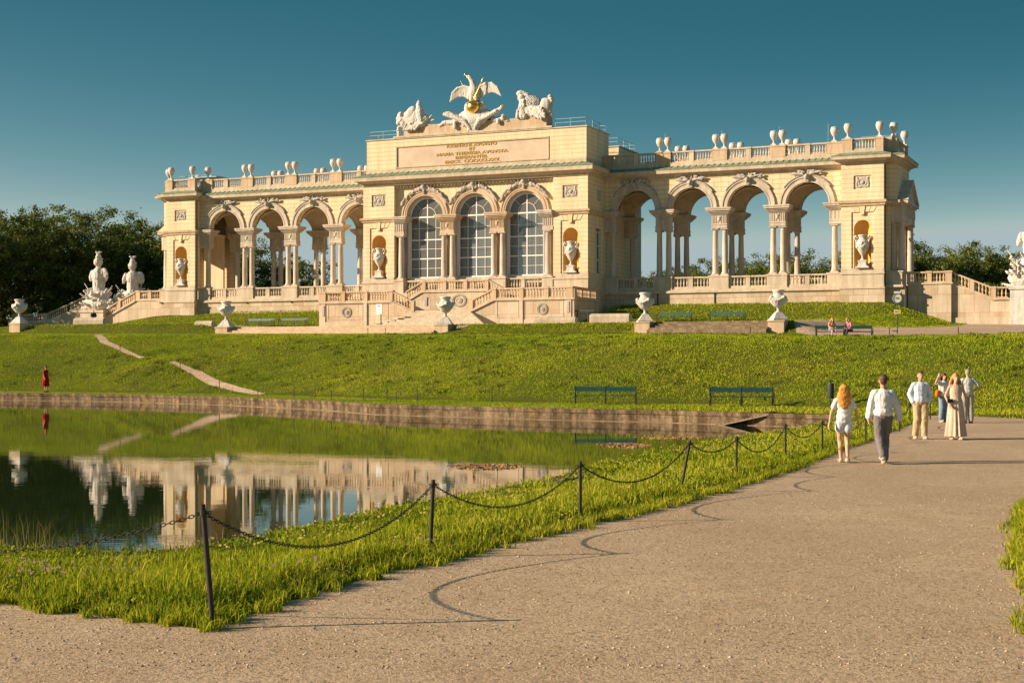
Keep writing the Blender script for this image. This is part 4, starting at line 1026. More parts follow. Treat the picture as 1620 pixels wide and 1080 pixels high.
# middle wall under the top landing, roundel, balustrade
mb = MB(); poly = [(-5.55, 5), (5.55, 5), (5.55, ZLand-.0), (3.55, ZUp-.05), (-3.55, ZUp-.05), (-5.55, ZLand)]; mb.ext(poly, 'b', -8.6, -8.3); mb.build('centre_wall', LIMEB, ST)
mb = MB()
for r_ in (.75, .62, .3): mb.tube([(r_*math.cos(6.283*k/24)+.5, -8.63, 8.35+r_*.8*math.sin(6.283*k/24)) for k in range(25)], .05, 6)
mb.ell((.5, -8.6, 8.35), (.26, .1, .24)); mb.build('roundel', GREYREL, ST)
mb = MB(); mb.box(-3.3, -3.05, -8.68, -8.6, 7.9, 8.75); mb.build('hanging_ornament', GREYREL, ST)
mb = MB(); y = -8.45; z = ZUp-.02
for q in (-3.45, -1.15, 1.15, 3.45): pier(mb, q-.2, q+.2, y-.18, y+.18, z, z+1.04)
for q0, q1 in ((-3.25, -1.35), (-.95, .95), (1.35, 3.25)): balrun(mb, (q0, y, z), (q1, y, z), 1.02, .27)
for s_ in (-1, 1): balrun(mb, (s_*3.6, y, z), (s_*5.5, y, z-1.0), 1.02, .27)
mb.build('upper_balustrade', TANST, ST)
mb = MB(); sbox(mb, (-3.6, -8.5, ZUp-.16), (3.6, -8.5, ZUp-.16), .45, 0, .13)
for s_ in (-1, 1): sbox(mb, (s_*3.6, -8.501, ZUp-.16), (s_*5.6, -8.501, ZLand-.12), .45, 0, .13)
mb.build('upper_string_course', LIME, ST)
# broad lower steps
mb = MB()
for k in range(9):
    q = 3.3+(8-k)*.34; mb.box(-q, q, FB-(9-k)*.36, FB+.002*k+.0, 5.0, 5.9+k*.155)
mb.build('broad_steps', LIME, ST)
# ------------------------------------------------------------------ side staircases at both ends
def side_stair(sg):
    X = lambda a: a*sg
    T = emptyL('side_staircase', X(46), 3, 0, 'sand coloured stone stair wing with balustrade at the %s end of the building' % ('right' if sg > 0 else 'left'), 'staircase')
    T.location = OW; T.rotation_euler = (0, 0, -TH)
    f0 = .9; f1 = f0+.35 if sg > 0 else f0
    def bx(mb, a0, a1, *r):
        a0, a1 = sorted((X(a0), X(a1))); mb.box(a0, a1, *r)
    mb = MB(); bx(mb, 42.3, 46.2, f0, f0+.45, 4.5, 9.46); mb.build('level_wall', LIMEB, T)
    mb = MB(); bx(mb, 42.2, 46.35, f0-.1, f0+.5, 9.46, 9.60); bx(mb, 46.0, 46.35, f0+.5, f1+.4, 9.46, 9.60); mb.build('level_ledge', LIME, T)
    mb = MB(); bx(mb, 45.8, 46.2, f0+.45, f1+.3, 4.5, 9.46); mb.build('return_wall', LIMEB, T)
    poly = [(46.2, 4.5), (46.2, 9.5), (49.7, 8.0), (56.5, 8.0), (56.5, 4.5)]
    if sg < 0: poly = [(46.2, 4.5), (46.2, 9.5), (50.4, 7.6), (50.4, 4.5)]
    mb = MB(); mb.ext([(X(a), z) for a, z in poly], 'b', f1, f1+.4); 
    mb.build('raking_wall', LIMEB, T)
    mb = MB(); 
    if sg > 0: sbox(mb, (46.2, f1+.15, 9.40), (49.75, f1+.15, 7.92), .6, 0, .16); sbox(mb, (49.75, f1+.15, 7.92), (56.5, f1+.15, 7.92), .6, 0, .16); bx(mb, 46.2, 56.5, f1-.12, f1+.1, 4.5, 6.35)
    else: sbox(mb, (-46.2, f1+.15, 9.42), (-50.4, f1+.15, 7.54), .6, 0, .16)
    mb.build('ledge', LIME, T)
    # top surface of the stair (slabs)
    mb = MB(); bx(mb, 42.1, 45.8, f0+.45, 9.0, 9.2, 9.40)
    n = 10
    for k in range(n): bx(mb, 45.8+k*.40, 46.2+k*.40+(0 if k < n-1 else 6*(sg > 0)), f1+.4, 9.0, 5.5, 9.24-k*.155)
    mb.build('steps', LIME, T)
    mb = MB(); z = 9.58; y = f0+.18
    for a, w_ in ((44.25, .2), (45.95, .3), (42.35, .15)): u, v = sorted((X(a-w_), X(a+w_))); pier(mb, u, v, y-.18, y+.2, z, z+1.1)
    for q0, q1 in ((42.5, 44.05), (44.45, 45.65)): u, v = sorted((X(q0), X(q1))); balrun(mb, (u, y, z), (v, y, z), 1.07, .28)
    y = f1+.15
    if sg > 0:
        balrun(mb, (46.35, y, 9.48), (47.85, y, 8.85), 1.07, .28); balrun(mb, (48.15, y, 8.72), (49.7, y, 8.07), 1.07, .28); sbox(mb, (47.8, y, 8.87), (48.2, y, 8.70), .34, 0, 1.08)
        pier(mb, 49.65, 50.1, y-.18, y+.18, 8.07, 9.15); balrun(mb, (50.1, y, 8.07), (51.15, y, 8.07), 1.05, .28)
    else:
        balrun(mb, (-46.35, y, 9.5), (-48.5, y, 8.55), 1.07, .28); balrun(mb, (-48.8, y, 8.42), (-50.3, y, 7.72), 1.07, .28); sbox(mb, (-48.45, y, 8.57), (-48.85, y, 8.40), .34, 0, 1.08)
    mb.build('balustrade', TANST, T)
    if sg < 0:
        # far cheek of the stair seen beyond the trophies
        yb = 7.4; mb = MB(); mb.ext([(-51.5, 4.0), (-51.5, 10.6), (-58.5, 9.75), (-65.2, 7.45), (-70.5, 7.45), (-70.5, 4.0)], 'b', yb, yb+.4); mb.build('far_wall', LIMEB, T)
        mb = MB(); balrun(mb, (-58.5, yb+.2, 9.75), (-61.6, yb+.2, 8.69), 1.0, .3); balrun(mb, (-62.0, yb+.2, 8.55), (-65.2, yb+.2, 7.45), 1.0, .3); pier(mb, -66.0, -65.2, yb, yb+.4, 7.4, 8.5); balrun(mb, (-66.0, yb+.2, 7.45), (-69.7, yb+.2, 7.45), 1.0, .3); pier(mb, -70.5, -69.7, yb, yb+.4, 7.4, 8.5)
        mb.build('far_balustrade', LIME, T)
    return T
side_stair(1); side_stair(-1)
# ------------------------------------------------------------------ low garden steps between the vase pedestals
def garden_steps(a0, a1, lab):
    T = empty('garden_steps', OW, -TH, lab, 'steps'); mb = MB(); zt = 5.36
    zb = min(Hs(*L((a0+a1)/2, -31.5).xy), 4.9)-.3
    n = 5
    for k in range(n): mb.box(a0+.6, a1-.6, -31.2+k*.42+.0, -28.6, zb if k == 0 else zt-.16*(n-k), zt-.16*(n-1-k))
    mb.build('flight', TANST if a0 < 0 else WALLST, T)
    for a in (a0, a1):
        mb = MB(); mb.box(a-.62, a+.62, -30.6, -29.0, zb-1.2, zt-.14+.05); mb.box(a-.68, a+.68, -30.66, -28.94, zt-.09, zt+.0); mb.build('pedestal', TANST, T)
    return T
garden_steps(-12.3, 9.5, 'broad low stone steps in front of the double staircase'); garden_steps(27.0, 37.6, 'low reddish stone steps between the two right hand garden vases')
T = empty('vase_pedestal', OW, -TH, 'square stone pedestal under the far left garden vase', 'pedestal'); mb = MB(); mb.box(-36.55, -35.25, -30.5, -29.1, 4.2, 5.86); mb.box(-36.6, -35.2, -30.55, -29.05, 5.86, 5.95); mb.build('block', TANST, T)
# ------------------------------------------------------------------ garden vases, niche vases, roof urns
def build_vase():
    r = empty('garden_vase', (0, 0, 0), 0)
    mb = MB(); mb.box(-.62, .62, -.62, .62, 0, .10); mb.frus(-.56, .56, -.56, .56, .10, -.22, .22, -.22, .22, .62); mb.build('base', WHITE, r)
    mb = MB()
    mb.lathe((0, 0, .60), [(.20, 0), (.24, .05), (.14, .10), (.11, .26), (.15, .36), (.22, .40), (.40, .52), (.56, .72), (.64, .98), (.62, 1.12), (.50, 1.26), (.40, 1.32), (.37, 1.44), (.40, 1.54), (.47, 1.60), (.47, 1.70), (.40, 1.72), (.38, 1.62), (.05, 1.5)], 24)
    for k in range(16):
        t = 6.283*k/16; mb.cap((.30*math.cos(t), .30*math.sin(t), 1.06), .04, (.60*math.cos(t), .60*math.sin(t), 1.46), .075, 6)
    for k in range(4):
        t0 = 6.283*k/4+.3
        mb.ell((.66*math.cos(t0), .66*math.sin(t0), 1.72), (.15, .15, .17), None, 8, 6)
        for j in range(8): t = t0+1.571*(j+.5)/8; dz = .26*math.sin(math.pi*(j+.5)/8); mb.ell((.65*math.cos(t), .65*math.sin(t), 1.76-dz), (.10, .10, .09), None, 6, 4)
    remesh(mb, .03, 'bowl', WHITE, r, 1)
    return r
V0 = build_vase(); VS = [(-35.9, 'at the far left edge of the terrace'), (-12.3, 'at the left end of the broad low steps'), (9.5, 'in front of the double staircase'), (27.0, 'at the left end of the right hand reddish steps'), (37.6, 'at the right end of the reddish steps, near the occupied bench')]
for i, (a, t) in enumerate(VS):
    o = V0 if i == 0 else copy_tree(V0)
    o.location = L(a, -29.8, 5.36 if i else 5.95); o.rotation_euler = (0, 0, -TH+.15*i); o['label'] = 'white garden vase '+t; o['category'] = 'vase'; o['group'] = 'white garden vases'
def build_nvase():
    r = empty('niche_vase', (0, 0, 0), 0)
    mb = MB(); mb.box(-.62, .62, -.4, .4, 0, .16); mb.box(-.42, .42, -.34, .34, .16, .30); mb.box(-.36, .36, -.32, .32, .30, .62); mb.box(-.42, .42, -.36, .36, .62, .72); mb.build('base', WHITE, r)
    mb = MB(); mb.lathe((0, 0, .70), [(.28, 0), (.22, .08), (.11, .22), (.09, .42), (.16, .52), (.34, .78), (.50, 1.15), (.56, 1.50), (.50, 1.78), (.36, 1.95), (.32, 2.15), (.42, 2.30), (.44, 2.38), (.30, 2.40)], 20)
    for s_ in (-1, 1):
        mb.tube([(s_*.42, -.1, 2.75), (s_*.62, -.12, 2.98), (s_*.74, -.1, 2.78), (s_*.60, -.08, 2.55), (s_*.46, -.05, 2.60)], .07, 6); mb.ell((s_*.6, -.1, 2.95), (.14, .12, .12))
        mb.cap((s_*.60, -.1, 2.5), .06, (s_*.52, -.08, 1.95), .08)
    for k in range(14):
        t = math.pi+math.pi*k/13; mb.ell((.54*math.cos(t), .54*math.sin(t), 2.25-.35*abs(math.sin(3*t))), (.11, .11, .13), None, 6, 4)
    mb.ell((0, -.54, 2.25), (.16, .12, .2)); mb.ell((0, -.50, 1.95), (.12, .1, .22))
    for k in range(12): t = 6.283*k/12; mb.cap((.14*math.cos(t), .14*math.sin(t), 1.25), .03, (.44*math.cos(t), .44*math.sin(t), 1.75), .06, 6)
    remesh(mb, .03, 'bowl', WHITE, r, 1)
    return r
N0 = build_nvase()
for i, (a, b, z, t) in enumerate(((-38.46, -.80, 11.2, 'in the ochre niche at the far left end of the building'), (-10.73, -4.45, 11.25, 'in the ochre niche left of the tall windows'), (10.73, -4.45, 11.25, 'in the ochre niche right of the tall windows'), (38.46, -.80, 11.2, 'in the ochre niche of the right end pavilion'))):
    o = N0 if i == 0 else copy_tree(N0); o.location = L(a, b-.12, z-.2); o.rotation_euler = (0, 0, -TH); o['label'] = 'white two handled vase '+t; o['category'] = 'vase'; o['group'] = 'vases in the wall niches'
mb = MB(); mb.box(-.26, .26, -.26, .26, 0, .10); mb.box(-.18, .18, -.18, .18, .1, .16)
mb.lathe((0, 0, .14), [(.19, 0), (.12, .10), (.075, .26), (.10, .36), (.20, .46), (.33, .70), (.385, .95), (.36, 1.10), (.30, 1.16), (.34, 1.22), (.31, 1.26), (.1, 1.32)], 16)
U0 = mb.build('roof_urn', WHITE, None, True)
first = [True]
def urn(a, b, z, lab):
    o = U0 if first[0] else U0.copy()
    if not first[0]: C.objects.link(o)
    first[0] = False; o.location = L(a, b, z); o.rotation_euler = (0, 0, -TH); tag(o, lab, 'urn', 'stone urns on the roof balustrade')
posn = {18.72: 'inner', 24.46: 'middle', 30.20: 'outer'}
for sg, side in ((-1, 'left'), (1, 'right')):
    for pc in PIERS:
        for d in (-.42, .42):
            which = 'left' if d < 0 else 'right'
            urn(pc*sg+d, .28, ZB1, '%s white urn of the %s pair on the front balustrade of the %s wing' % (which, posn[pc], side))
            urn(pc*sg+d, BD-.28, ZB1, '%s white urn of the %s pair on the rear balustrade of the %s wing' % (which, posn[pc], side))
    urn(35.6*sg, .28, ZB1, 'white urn on the %s wing balustrade just before the end pavilion' % side)
    urn(37.05*sg, -.66, 23.12, 'white urn on the inner front corner of the %s pavilion roof' % side)
    urn(40.0*sg, -.66, 23.12, 'white urn on the outer front corner of the %s pavilion roof' % side)
    urn(41.1*sg, .35, 23.12, 'white urn on the setback corner of the %s pavilion roof' % side)
    urn(41.15*sg, BD-.5, 23.12, 'white urn on the rear end corner of the %s pavilion roof' % side)
    urn(40.0*sg, BD+.66, 23.12, 'white urn on the rear outer corner of the %s pavilion roof' % side)
# thin lightning rods
for a, sd_ in ((18.7, 'right'), (24.5, 'right'), (30.2, 'right'), (34.9, 'right'), (36.6, 'right'), (39.6, 'right')):
    mb = MB(); mb.tube([(0, 0, 0), (0, 0, 2.6)], .014, 5); mb.lathe((0, 0, 0), [(.06, 0), (.05, .05), (.02, .08)], 8)
    o = mb.build('lightning_rod', RAILM, None); o.location = L(a+.0, .75, 22.9 if a < 38 else 21.5); o.location.z = 21.45
    mb2 = o; tag(o, 'thin lightning rod standing on the right wing roof near %s' % {18.7: 'the inner urn pair', 24.5: 'the middle urn pair', 30.2: 'the outer urn pair', 34.9: 'the single urn', 36.6: 'the pavilion inner corner', 39.6: 'the pavilion outer corner'}[a], 'lightning rod', 'lightning rods'); o.scale = (1, 1, 1.35)
# ------------------------------------------------------------------ sculpture on the centre
def frameL(name, a, b, z, label, cat): return empty(name, L(a, b, z), -TH, label, cat)
random.seed(11)
EG = frameL('eagle_sculpture', 0, -4.05, 26.6, 'white eagle with spread wings on a gilded globe above the attic', 'sculpture')
mb = MB()      # drapery and trophy heap under the globe
for s_ in (-1, 1):
    for k in range(11):
        x0 = s_*(.3+k*.05); x1 = s_*(1.0+k*.21); mb.cap((x0, -.45-.02*k, -.65+.13*k*.6), .19, (x1, -.45+random.uniform(-.12, .1), .25+.08*k+random.uniform(-.1, .16)), .22, 8)
    mb.cap((s_*.5, -.1, 0), .3, (s_*3.1, 0, 1.35 if s_ > 0 else 1.0), .14); mb.cap((s_*2.2, -.1, .1), .32, (s_*3.4, -.1, .12), .28); mb.cap((s_*3.2, -.2, .15), .22, (s_*3.8, -.2, -.1), .18)
    for k in range(6): mb.ell((s_*random.uniform(.4, 3.5), -.45, random.uniform(-.4, .5)), (.2, .15, .3))
for k in range(7): mb.cap(((k-3)*.22, -.5, .1), .14, ((k-3)*.17+.05, -.42, -.85-random.uniform(0, .3)), .07, 6)
mb.ell((0, .2, .6), (2.1, .6, .85)); mb.ell((0, -.2, .2), (1.6, .5, .7)); mb.ell((-.75, .1, 1.5), (.42, .4, .65)); mb.ell((.75, .2, 1.5), (.5, .4, .7))
remesh(mb, .045, 'trophy_heap', WHITE, EG, 0, (.10, .10))
mb = MB(); mb.ell((0, -.25, 1.55), (.70, .66, .72), None, 28, 18)
mb.tube([(0.72*math.cos(t*6.283/24), -.25+.68*math.sin(t*6.283/24), 1.85) for t in range(25)], .05, 6); mb.build('gilded_globe', GOLD, EG, True)
mb = MB()      # eagle body, neck, head
mb.ell((-.12, 0, 3.15), (.58, .48, .82), Matrix.Rotation(.15, 3, 'Y').to_euler()); mb.cap((-.1, 0, 3.6), .42, (-.22, -.02, 4.10), .29); mb.cap((-.22, -.02, 4.10), .29, (-.48, -.05, 4.50), .22); mb.ell((-.62, -.06, 4.66), (.26, .17, .19))
mb.cap((-.25, 0, 2.7), .28, (-.35, -.15, 2.15), .14); mb.cap((.2, 0, 2.7), .28, (.25, -.15, 2.15), .14); mb.cap((.05, .2, 2.8), .3, (.1, .5, 2.1), .35)
for s_ in (-1, 1):     # wings: arm then feathers drooping
    pts = [(s_*.35, .1, 3.45), (s_*1.15, .05, 3.75), (s_*1.9, 0, 3.60), (s_*2.45, -.05, 3.15)]
    if s_ > 0: pts = [(.3, .1, 3.5), (1.1, .1, 3.85), (1.9, .1, 3.85), (2.55, .05, 3.35)]
    for p, q in zip(pts[:-1], pts[1:]): mb.cap(p, .17, q, .13)
    for k in range(15):
        t = k/14; i = min(int(t*3), 2); u = t*3-i; p = Vector(pts[i]).lerp(Vector(pts[i+1]), u)
        ln = 1.25-.15*math.sin(t*3)+(.1 if t > .6 else 0); dx = s_*(.10+.45*t) * (1 if s_ > 0 else .8)
        mb.cap(p, .12, p+Vector((dx*.7, .05, -ln*(1-.35*t))), .075, 7)
remesh(mb, .045, 'eagle_body', WHITE, EG, 1, (.04, .12))
mb = MB(); mb.cap((-.74, -.07, 4.70), .13, (-1.02, -.10, 4.92), .09); mb.cap((-1.02, -.1, 4.92), .09, (-1.12, -.1, 4.80), .05); mb.cap((-.55, -.06, 4.60), .14, (-.75, -.07, 4.72), .15); remesh(mb, .03, 'gilded_beak', GOLD, EG, 1)
mb = MB(); mb.cap((.15, -.45, 2.3), .055, (.95, -.30, 4.05), .05); mb.cap((.95, -.3, 4.05), .08, (1.12, -.27, 4.45), .03); mb.lathe((0, 0, 0), [(.01, 2), (.01, 2.01)], 3)
mb.build('gilded_sceptre', GOLD, EG, True)
mb = MB(); mb.cap((-.9, .1, 3.1), .04, (-1.55, .15, 4.15), .03); mb.cap((-1.55, .15, 4.15), .04, (-1.62, .15, 4.32), .02); mb.build('gilded_spear', GOLD, EG, True)
mb = MB()
for q in ((2.75, .0, 1.25), (3.0, 0, 1.45), (-2.3, -.1, 1.1), (-2.6, 0, .95)): mb.ell(q, (.16, .12, .10))
mb.cap((2.6, 0, 1.15), .06, (3.15, 0, 1.55), .09); split_parts(mb.build('gilded_tips', GOLD, EG, True))
# armour trophies on the attic ends
TL = frameL('armour_trophy', -6.6, -4.0, 26.7, 'white heap of armour, shield and helmet at the left end of the attic', 'sculpture'); TL['group'] = 'armour trophies on the attic'
mb = MB()
mb.ell((-.2, .1, .6), (1.7, .7, .75)); mb.ell((-1.5, 0, .5), (.7, .5, .7)); mb.ell((-.1, 0, 1.1), (.9, .5, .7)); mb.cap((.55, -.1, .2), .5, (.35, -.1, 1.6), .42); mb.cap((.9, -.1, .1), .35, (.6, -.05, 1.4), .3); mb.ell((.25, -.1, 2.05), (.30, .28, .34)); mb.ell((.25, -.1, 2.35), (.2, .2, .2)); mb.cap((.25, -.1, 2.4), .06, (.18, -.1, 2.85), .03)
for k in range(14): mb.ell((-.9-random.uniform(0, 1.3), random.uniform(-.4, .3), .25+random.uniform(0, 1.0)), (.26, .24, .28))
for k in range(9): mb.cap((random.uniform(-1.2, 1.0), -.5, .15), .12, (random.uniform(-1.3, 1.1), -.62, -.45), .14, 7)
for k in range(6): mb.ell((-2.0-.1*random.random(), -.1, -.1-k*.25), (.24, .25, .2))
mb.cap((1.0, 0, .3), .14, (1.7, 0, .95), .08); mb.cap((.9, 0, .2), .12, (1.9, .1, .5), .1)
remesh(mb, .045, 'armour_heap', WHITE, TL, 0, (.09, .11))
mb = MB(); mb.ell((-.75, -.35, 1.15), (.48, .16, 1.0), Matrix.Rotation(.62, 3, 'Y').to_euler(), 20, 12); mb.build('shield', WHITE, TL, True)
mb = MB(); mb.cap((.22, -.1, 2.55), .035, (.10, -.1, 2.95), .02); mb.build('dark_spike', DARKGREY, TL)
TR = frameL('armour_trophy', 6.2, -4.0, 26.75, 'white heap of armour with scaly cuirass and helmet at the right end of the attic', 'sculpture'); TR['group'] = 'armour trophies on the attic'
mb = MB()
mb.ell((.4, .1, .6), (1.9, .7, .75)); mb.ell((1.6, 0, 1.0), (.8, .5, .8)); mb.ell((-.5, 0, .9), (.9, .5, .8)); mb.cap((-.75, -.1, .2), .55, (-.8, -.1, 1.5), .42); mb.ell((-.95, -.15, 1.95), (.42, .36, .38)); mb.ell((-1.15, -.15, 2.4), (.36, .25, .30)); mb.cap((-1.0, -.1, 2.55), .2, (-.3, 0, 2.1), .3)
for k in range(12): mb.ell((-.9+random.uniform(-.4, .4), -.45, .1+random.uniform(-.1, 1.5)), (.2, .16, .22))
for k in range(14): mb.cap((random.uniform(-.2, 1.8), -.5, .35+random.uniform(-.1, .4)), .16, (random.uniform(-.1, 1.9), -.6, -.15+random.uniform(-.2, .3)), .14, 7)
for k in range(8): mb.ell((2.1+.15*math.sin(k), 0, 1.9-k*.26), (.26, .26, .2))
mb.cap((1.0, .1, 1.1), .4, (2.0, .1, 1.5), .28)
remesh(mb, .045, 'armour_heap', WHITE, TR, 0, (.09, .11))
s = NT('scaled_armour'); vo = s.n('ShaderNodeTexVoronoi'); vo.inputs['Scale'].default_value = 7; s.l(s.tc.outputs['Object'], vo.inputs['Vector']); s.bump(vo.outputs['Distance'], 1, .1)
SCALE = s.fin(s.mix(s.ramp(vo.outputs['Distance'], [(.2, 0), (.6, 1)]), (.62, .60, .58), (.25, .25, .27)), .8, .2)
mb = MB(); mb.ell((.35, -.15, 1.45), (1.05, .45, .62), Matrix.Rotation(.38, 3, 'Y').to_euler(), 24, 14); mb.build('cuirass', SCALE, TR, True)
# big trophies by the side stairs
def trophy(name, loc, rz, label, h, seed, pw, ph):
    random.seed(seed); r = empty(name, loc, rz, label, 'sculpture', 'armour trophies by the side stairs')
    mb = MB(); mb.box(-pw, pw, -1.3, 1.3, -3.5, ph-.35); mb.box(-pw-.12, pw+.12, -1.42, 1.42, ph-.35, ph-.12); mb.box(-pw+.05, pw-.05, -1.25, 1.25, ph-.12, ph); mb.build('pedestal', WHITE if ph > .6 and seed == 5 else LIME, r)
    mb = MB(); z0 = ph; k_ = h/6.6
    mb.ell((0, 0, z0+.9*k_), (1.5, 1.0, 1.1*k_)); mb.cap((0, 0, z0+1.6*k_), .95, (0, 0, z0+2.6*k_), .66); mb.cap((0, 0, z0+2.7*k_), .74, (0, 0, z0+4.1*k_), .74)   # skirt, waist, cuirass
    mb.ell((0, -.3, z0+3.7*k_), (.74, .5, .6)); mb.cap((0, 0, z0+4.3*k_), .35, (-.05, 0, z0+4.9*k_), .28)
    mb.ell((-.06, -.03, z0+5.35*k_), (.52, .58, .54)); mb.cap((-.3, -.1, z0+5.7*k_), .12, (.35, .1, z0+5.72*k_), .14); mb.ell((-.04, 0, z0+5.95*k_), (.34, .36, .3)); mb.ell((-.04, 0, z0+6.3*k_), (.24, .26, .16)); 
    for t in range(5): mb.ell((-.04+.34*math.cos(t*1.4), .2*math.sin(t*1.4), z0+6.48*k_), (.16, .12, .10))
    mb.ell((.95, -.1, z0+3.9*k_), (.52, .22, .85), Matrix.Rotation(-.12, 3, 'Y').to_euler()); mb.ell((-1.0, -.1, z0+3.85*k_), (.26, .26, .72), Matrix.Rotation(.22, 3, 'Y').to_euler())
    mb.ell((.55, -.1, z0+4.0*k_), (.45, .35, .6)); mb.ell((-.6, -.1, z0+4.0*k_), (.3, .3, .5))
    for q in range(14): mb.cap((.5*math.cos(q*.45), .5*math.sin(q*.45), z0+2.7*k_), .10, (.9*math.cos(q*.45), .9*math.sin(q*.45), z0+1.5*k_), .14, 6)
    mb.ell((0, 0, z0+.7*k_), (2.1, 1.2, .95*k_)); mb.ell((0, 0, z0+1.6*k_), (1.5, 1.0, .8*k_))
    for q in range(70):    # heaped flags, drums, weapons
        t = random.uniform(0, 6.283); rr = random.uniform(.8, 2.1); zz = z0+random.uniform(.0, 2.6)*k_*(1.2-.55*rr/2.1)
        p = Vector((rr*math.cos(t)*1.05, rr*math.sin(t)*.75, zz)); d = Vector((math.cos(t), math.sin(t)*.7, random.uniform(-.2, 1.0))).normalized()*random.uniform(.2, .75)
        mb.cap(p, random.uniform(.09, .22), p+d, random.uniform(.06, .16), 7)
    for q in range(5): s_ = 1 if q % 2 else -1; mb.cap((s_*.5, 0, z0+1.0*k_), .1, (s_*(1.7+.2*q/2), 0, z0+(1.6+.35*q)*k_), .06, 6)
    remesh(mb, .05, 'armour_figure', WHITE, r, 0, (.13, .13)); return r
trophy('trophy_sculpture', L(-52.2, 1.6, 6.55), -TH, 'white armour trophy with plumed helmet, nearer of the two left of the building', 7.0, 3, 1.7, 2.0)
trophy('trophy_sculpture', L(-53.0, 9.0, 7.6), -TH+.4, 'white armour trophy with plumed helmet, farther of the two left of the building', 6.7, 4, 1.2, 1.2)
trophy('trophy_sculpture', L(53.1, 2.35, 7.9), -TH, 'white armour trophy on a white plinth cut by the right photo edge', 7.3, 5, 1.75, 1.30)
# round mossy plinth bowl under the left trophy
# low stone blocks (rounded stone seats)
def block(px0, px1, py, Y, h, lab, flip=False):
    x0 = (px0-810)/FPX*Y; x1 = (px1-810)/FPX*Y; ln = x1-x0; r = empty('stone_seat', ((x0+x1)/2, Y, 2+(577-py)/FPX*Y-h), -TH*.6, lab, 'stone seat', 'low rounded stone seats')
    mb = MB(); q = .45; poly = [(-q, -.6), (q, -.6), (q, h-.25), (q-.12, h-.06), (q-.3, h), (-q+.3, h), (-q+.12, h-.06), (-q, h-.25)]; mb.ext(poly, 'a', -ln/2+.12, ln/2-.12); mb.ext([(a*.85, z-.05*(z > 0)) for a, z in poly], 'a', -ln/2, ln/2); mb.build('slab', LIME, r)
block(116, 171, 502.5, 147, .75, 'low pale stone seat at the foot of the left trophy pedestal'); block(309, 341, 507.5, 136, .55, 'low pale stone seat on the grass left of the low steps')
block(845, 914, 501.5, 133, .62, 'low pale stone seat before the right flight of the staircase, small dark ends'); block(933, 999, 496, 124, .75, 'long pale stone seat left of the fourth garden vase'); block(374, 396, 519, 124, .3, 'small stone block in the grass below the second vase') if False else None
# ------------------------------------------------------------------ benches
def build_bench():
    r = empty('park_bench', (0, 0, 0), 0); W = 3.05
    mb = MB()
    for k in range(4): mb.box(-W/2, W/2, -.22+k*.115, -.22+k*.115+.095, .40, .435)
    mb.build('seat', BENCHG, r)
    mb = MB(); mb.add([(-W/2,.25,.62),(W/2,.25,.62),(W/2,.32,.84),(-W/2,.32,.84),(-W/2,.28,.62),(W/2,.28,.62),(W/2,.35,.84),(-W/2,.35,.84)], [(0,1,2,3),(7,6,5,4),(0,4,5,1),(3,2,6,7),(0,3,7,4),(1,5,6,2)]); mb.build('backrest', BENCHG, r)
    for x in (-W/2+.04, 0, W/2-.04):
        mb = MB(); mb.tube([(x, -.30, 0), (x, -.20, .12), (x, -.24, .30), (x, -.20, .40)], .028, 6); mb.tube([(x, .38, 0), (x, .28, .14), (x, .20, .30), (x, .20, .40), (x, .25, .55), (x, .34, .86)], .028, 6); mb.tube([(x, -.24, .39), (x, .22, .39)], .025, 6)
        if x != 0: mb.tube([(x, .24, .62), (x, 0, .66), (x, -.22, .64), (x, -.30, .58), (x, -.26, .52), (x, -.20, .42)], .026, 6)
        mb.build('iron_frame', BLACK, r)
    return r
B0 = build_bench()
def place(o, x, y, rz, lab, z=None, group='green park benches', cat='bench'):
    o.location = (x, y, Hs(x, y) if z is None else z); o.rotation_euler = (0, 0, rz); tag(o, lab, cat, group); return o
def atpx(px_, Y): return (px_-810)/FPX*Y
place(B0, atpx(958, 73.5), 73.5, -.05, 'green bench beside the pond wall, left of the two at the slope foot', .08)
place(copy_tree(B0), atpx(1173.5, 71), 71, -.05, 'green bench beside the pond wall, nearer the litter bin', .08)
BU = place(copy_tree(B0), atpx(1335.5, 98), 98, -.06, 'green bench on the slope crest with two seated people')
BU.location.z = 3.744; BU.scale = (1.22, 1, 1.0)
for px_, b_, lab in ((1066, -10.6, 'green bench on the upper terrace right of the fourth vase'), (1150, -10.9, 'green bench on the upper terrace between the fourth and fifth vases'), (391, -9.2, 'green bench on the upper terrace just behind the second vase'), (411, -11.2, 'green bench on the upper terrace right of the second vase'), (464, -11.2, 'green bench on the upper terrace nearest the staircase wall')):
    if px_ == 391: continue
    u_ = (px_-810)/FPX; P_ = L(0, b_); a_ = (u_*P_.y-P_.x)/(EA.x-u_*EA.y); p = L(a_, b_); q = place(copy_tree(B0), p.x, p.y, -TH, lab, 5.92); q.scale = (1.08, 1, 1)
# ------------------------------------------------------------------ signs, bin, ramp, pipe
def disc(mb, c, r, t, n=20, sx=1.0):
    mb.ext([(c[0]+sx*r*math.cos(6.2832*k/n), c[2]+r*math.sin(6.2832*k/n)) for k in range(n)], 'b', c[1]-t, c[1]+t)
Y = 107; r = empty('sign_post', (atpx(1419.5, Y), Y, 4.44), -.1, 'sign pole with round white sign and small yellow plate on the gravel', 'sign')
mb = MB(); mb.tube([(0, 0, -.3), (0, 0, 2.7)], .035, 8); mb.box(-.35, .05, -.1, .1, -.04, .02); mb.build('pole', DARKGREY, r)
mb = MB(); disc(mb, (0, -.05, 2.32), .36, .02, 24, .92); pl = mb.build('round_sign', SIGNW, r)
mb = MB(); mb.tube([(.30*math.cos(6.283*k/24), -.078, 2.32+.33*math.sin(6.283*k/24)) for k in range(25)], .02, 5); mb.build('rim', SIGND, pl)
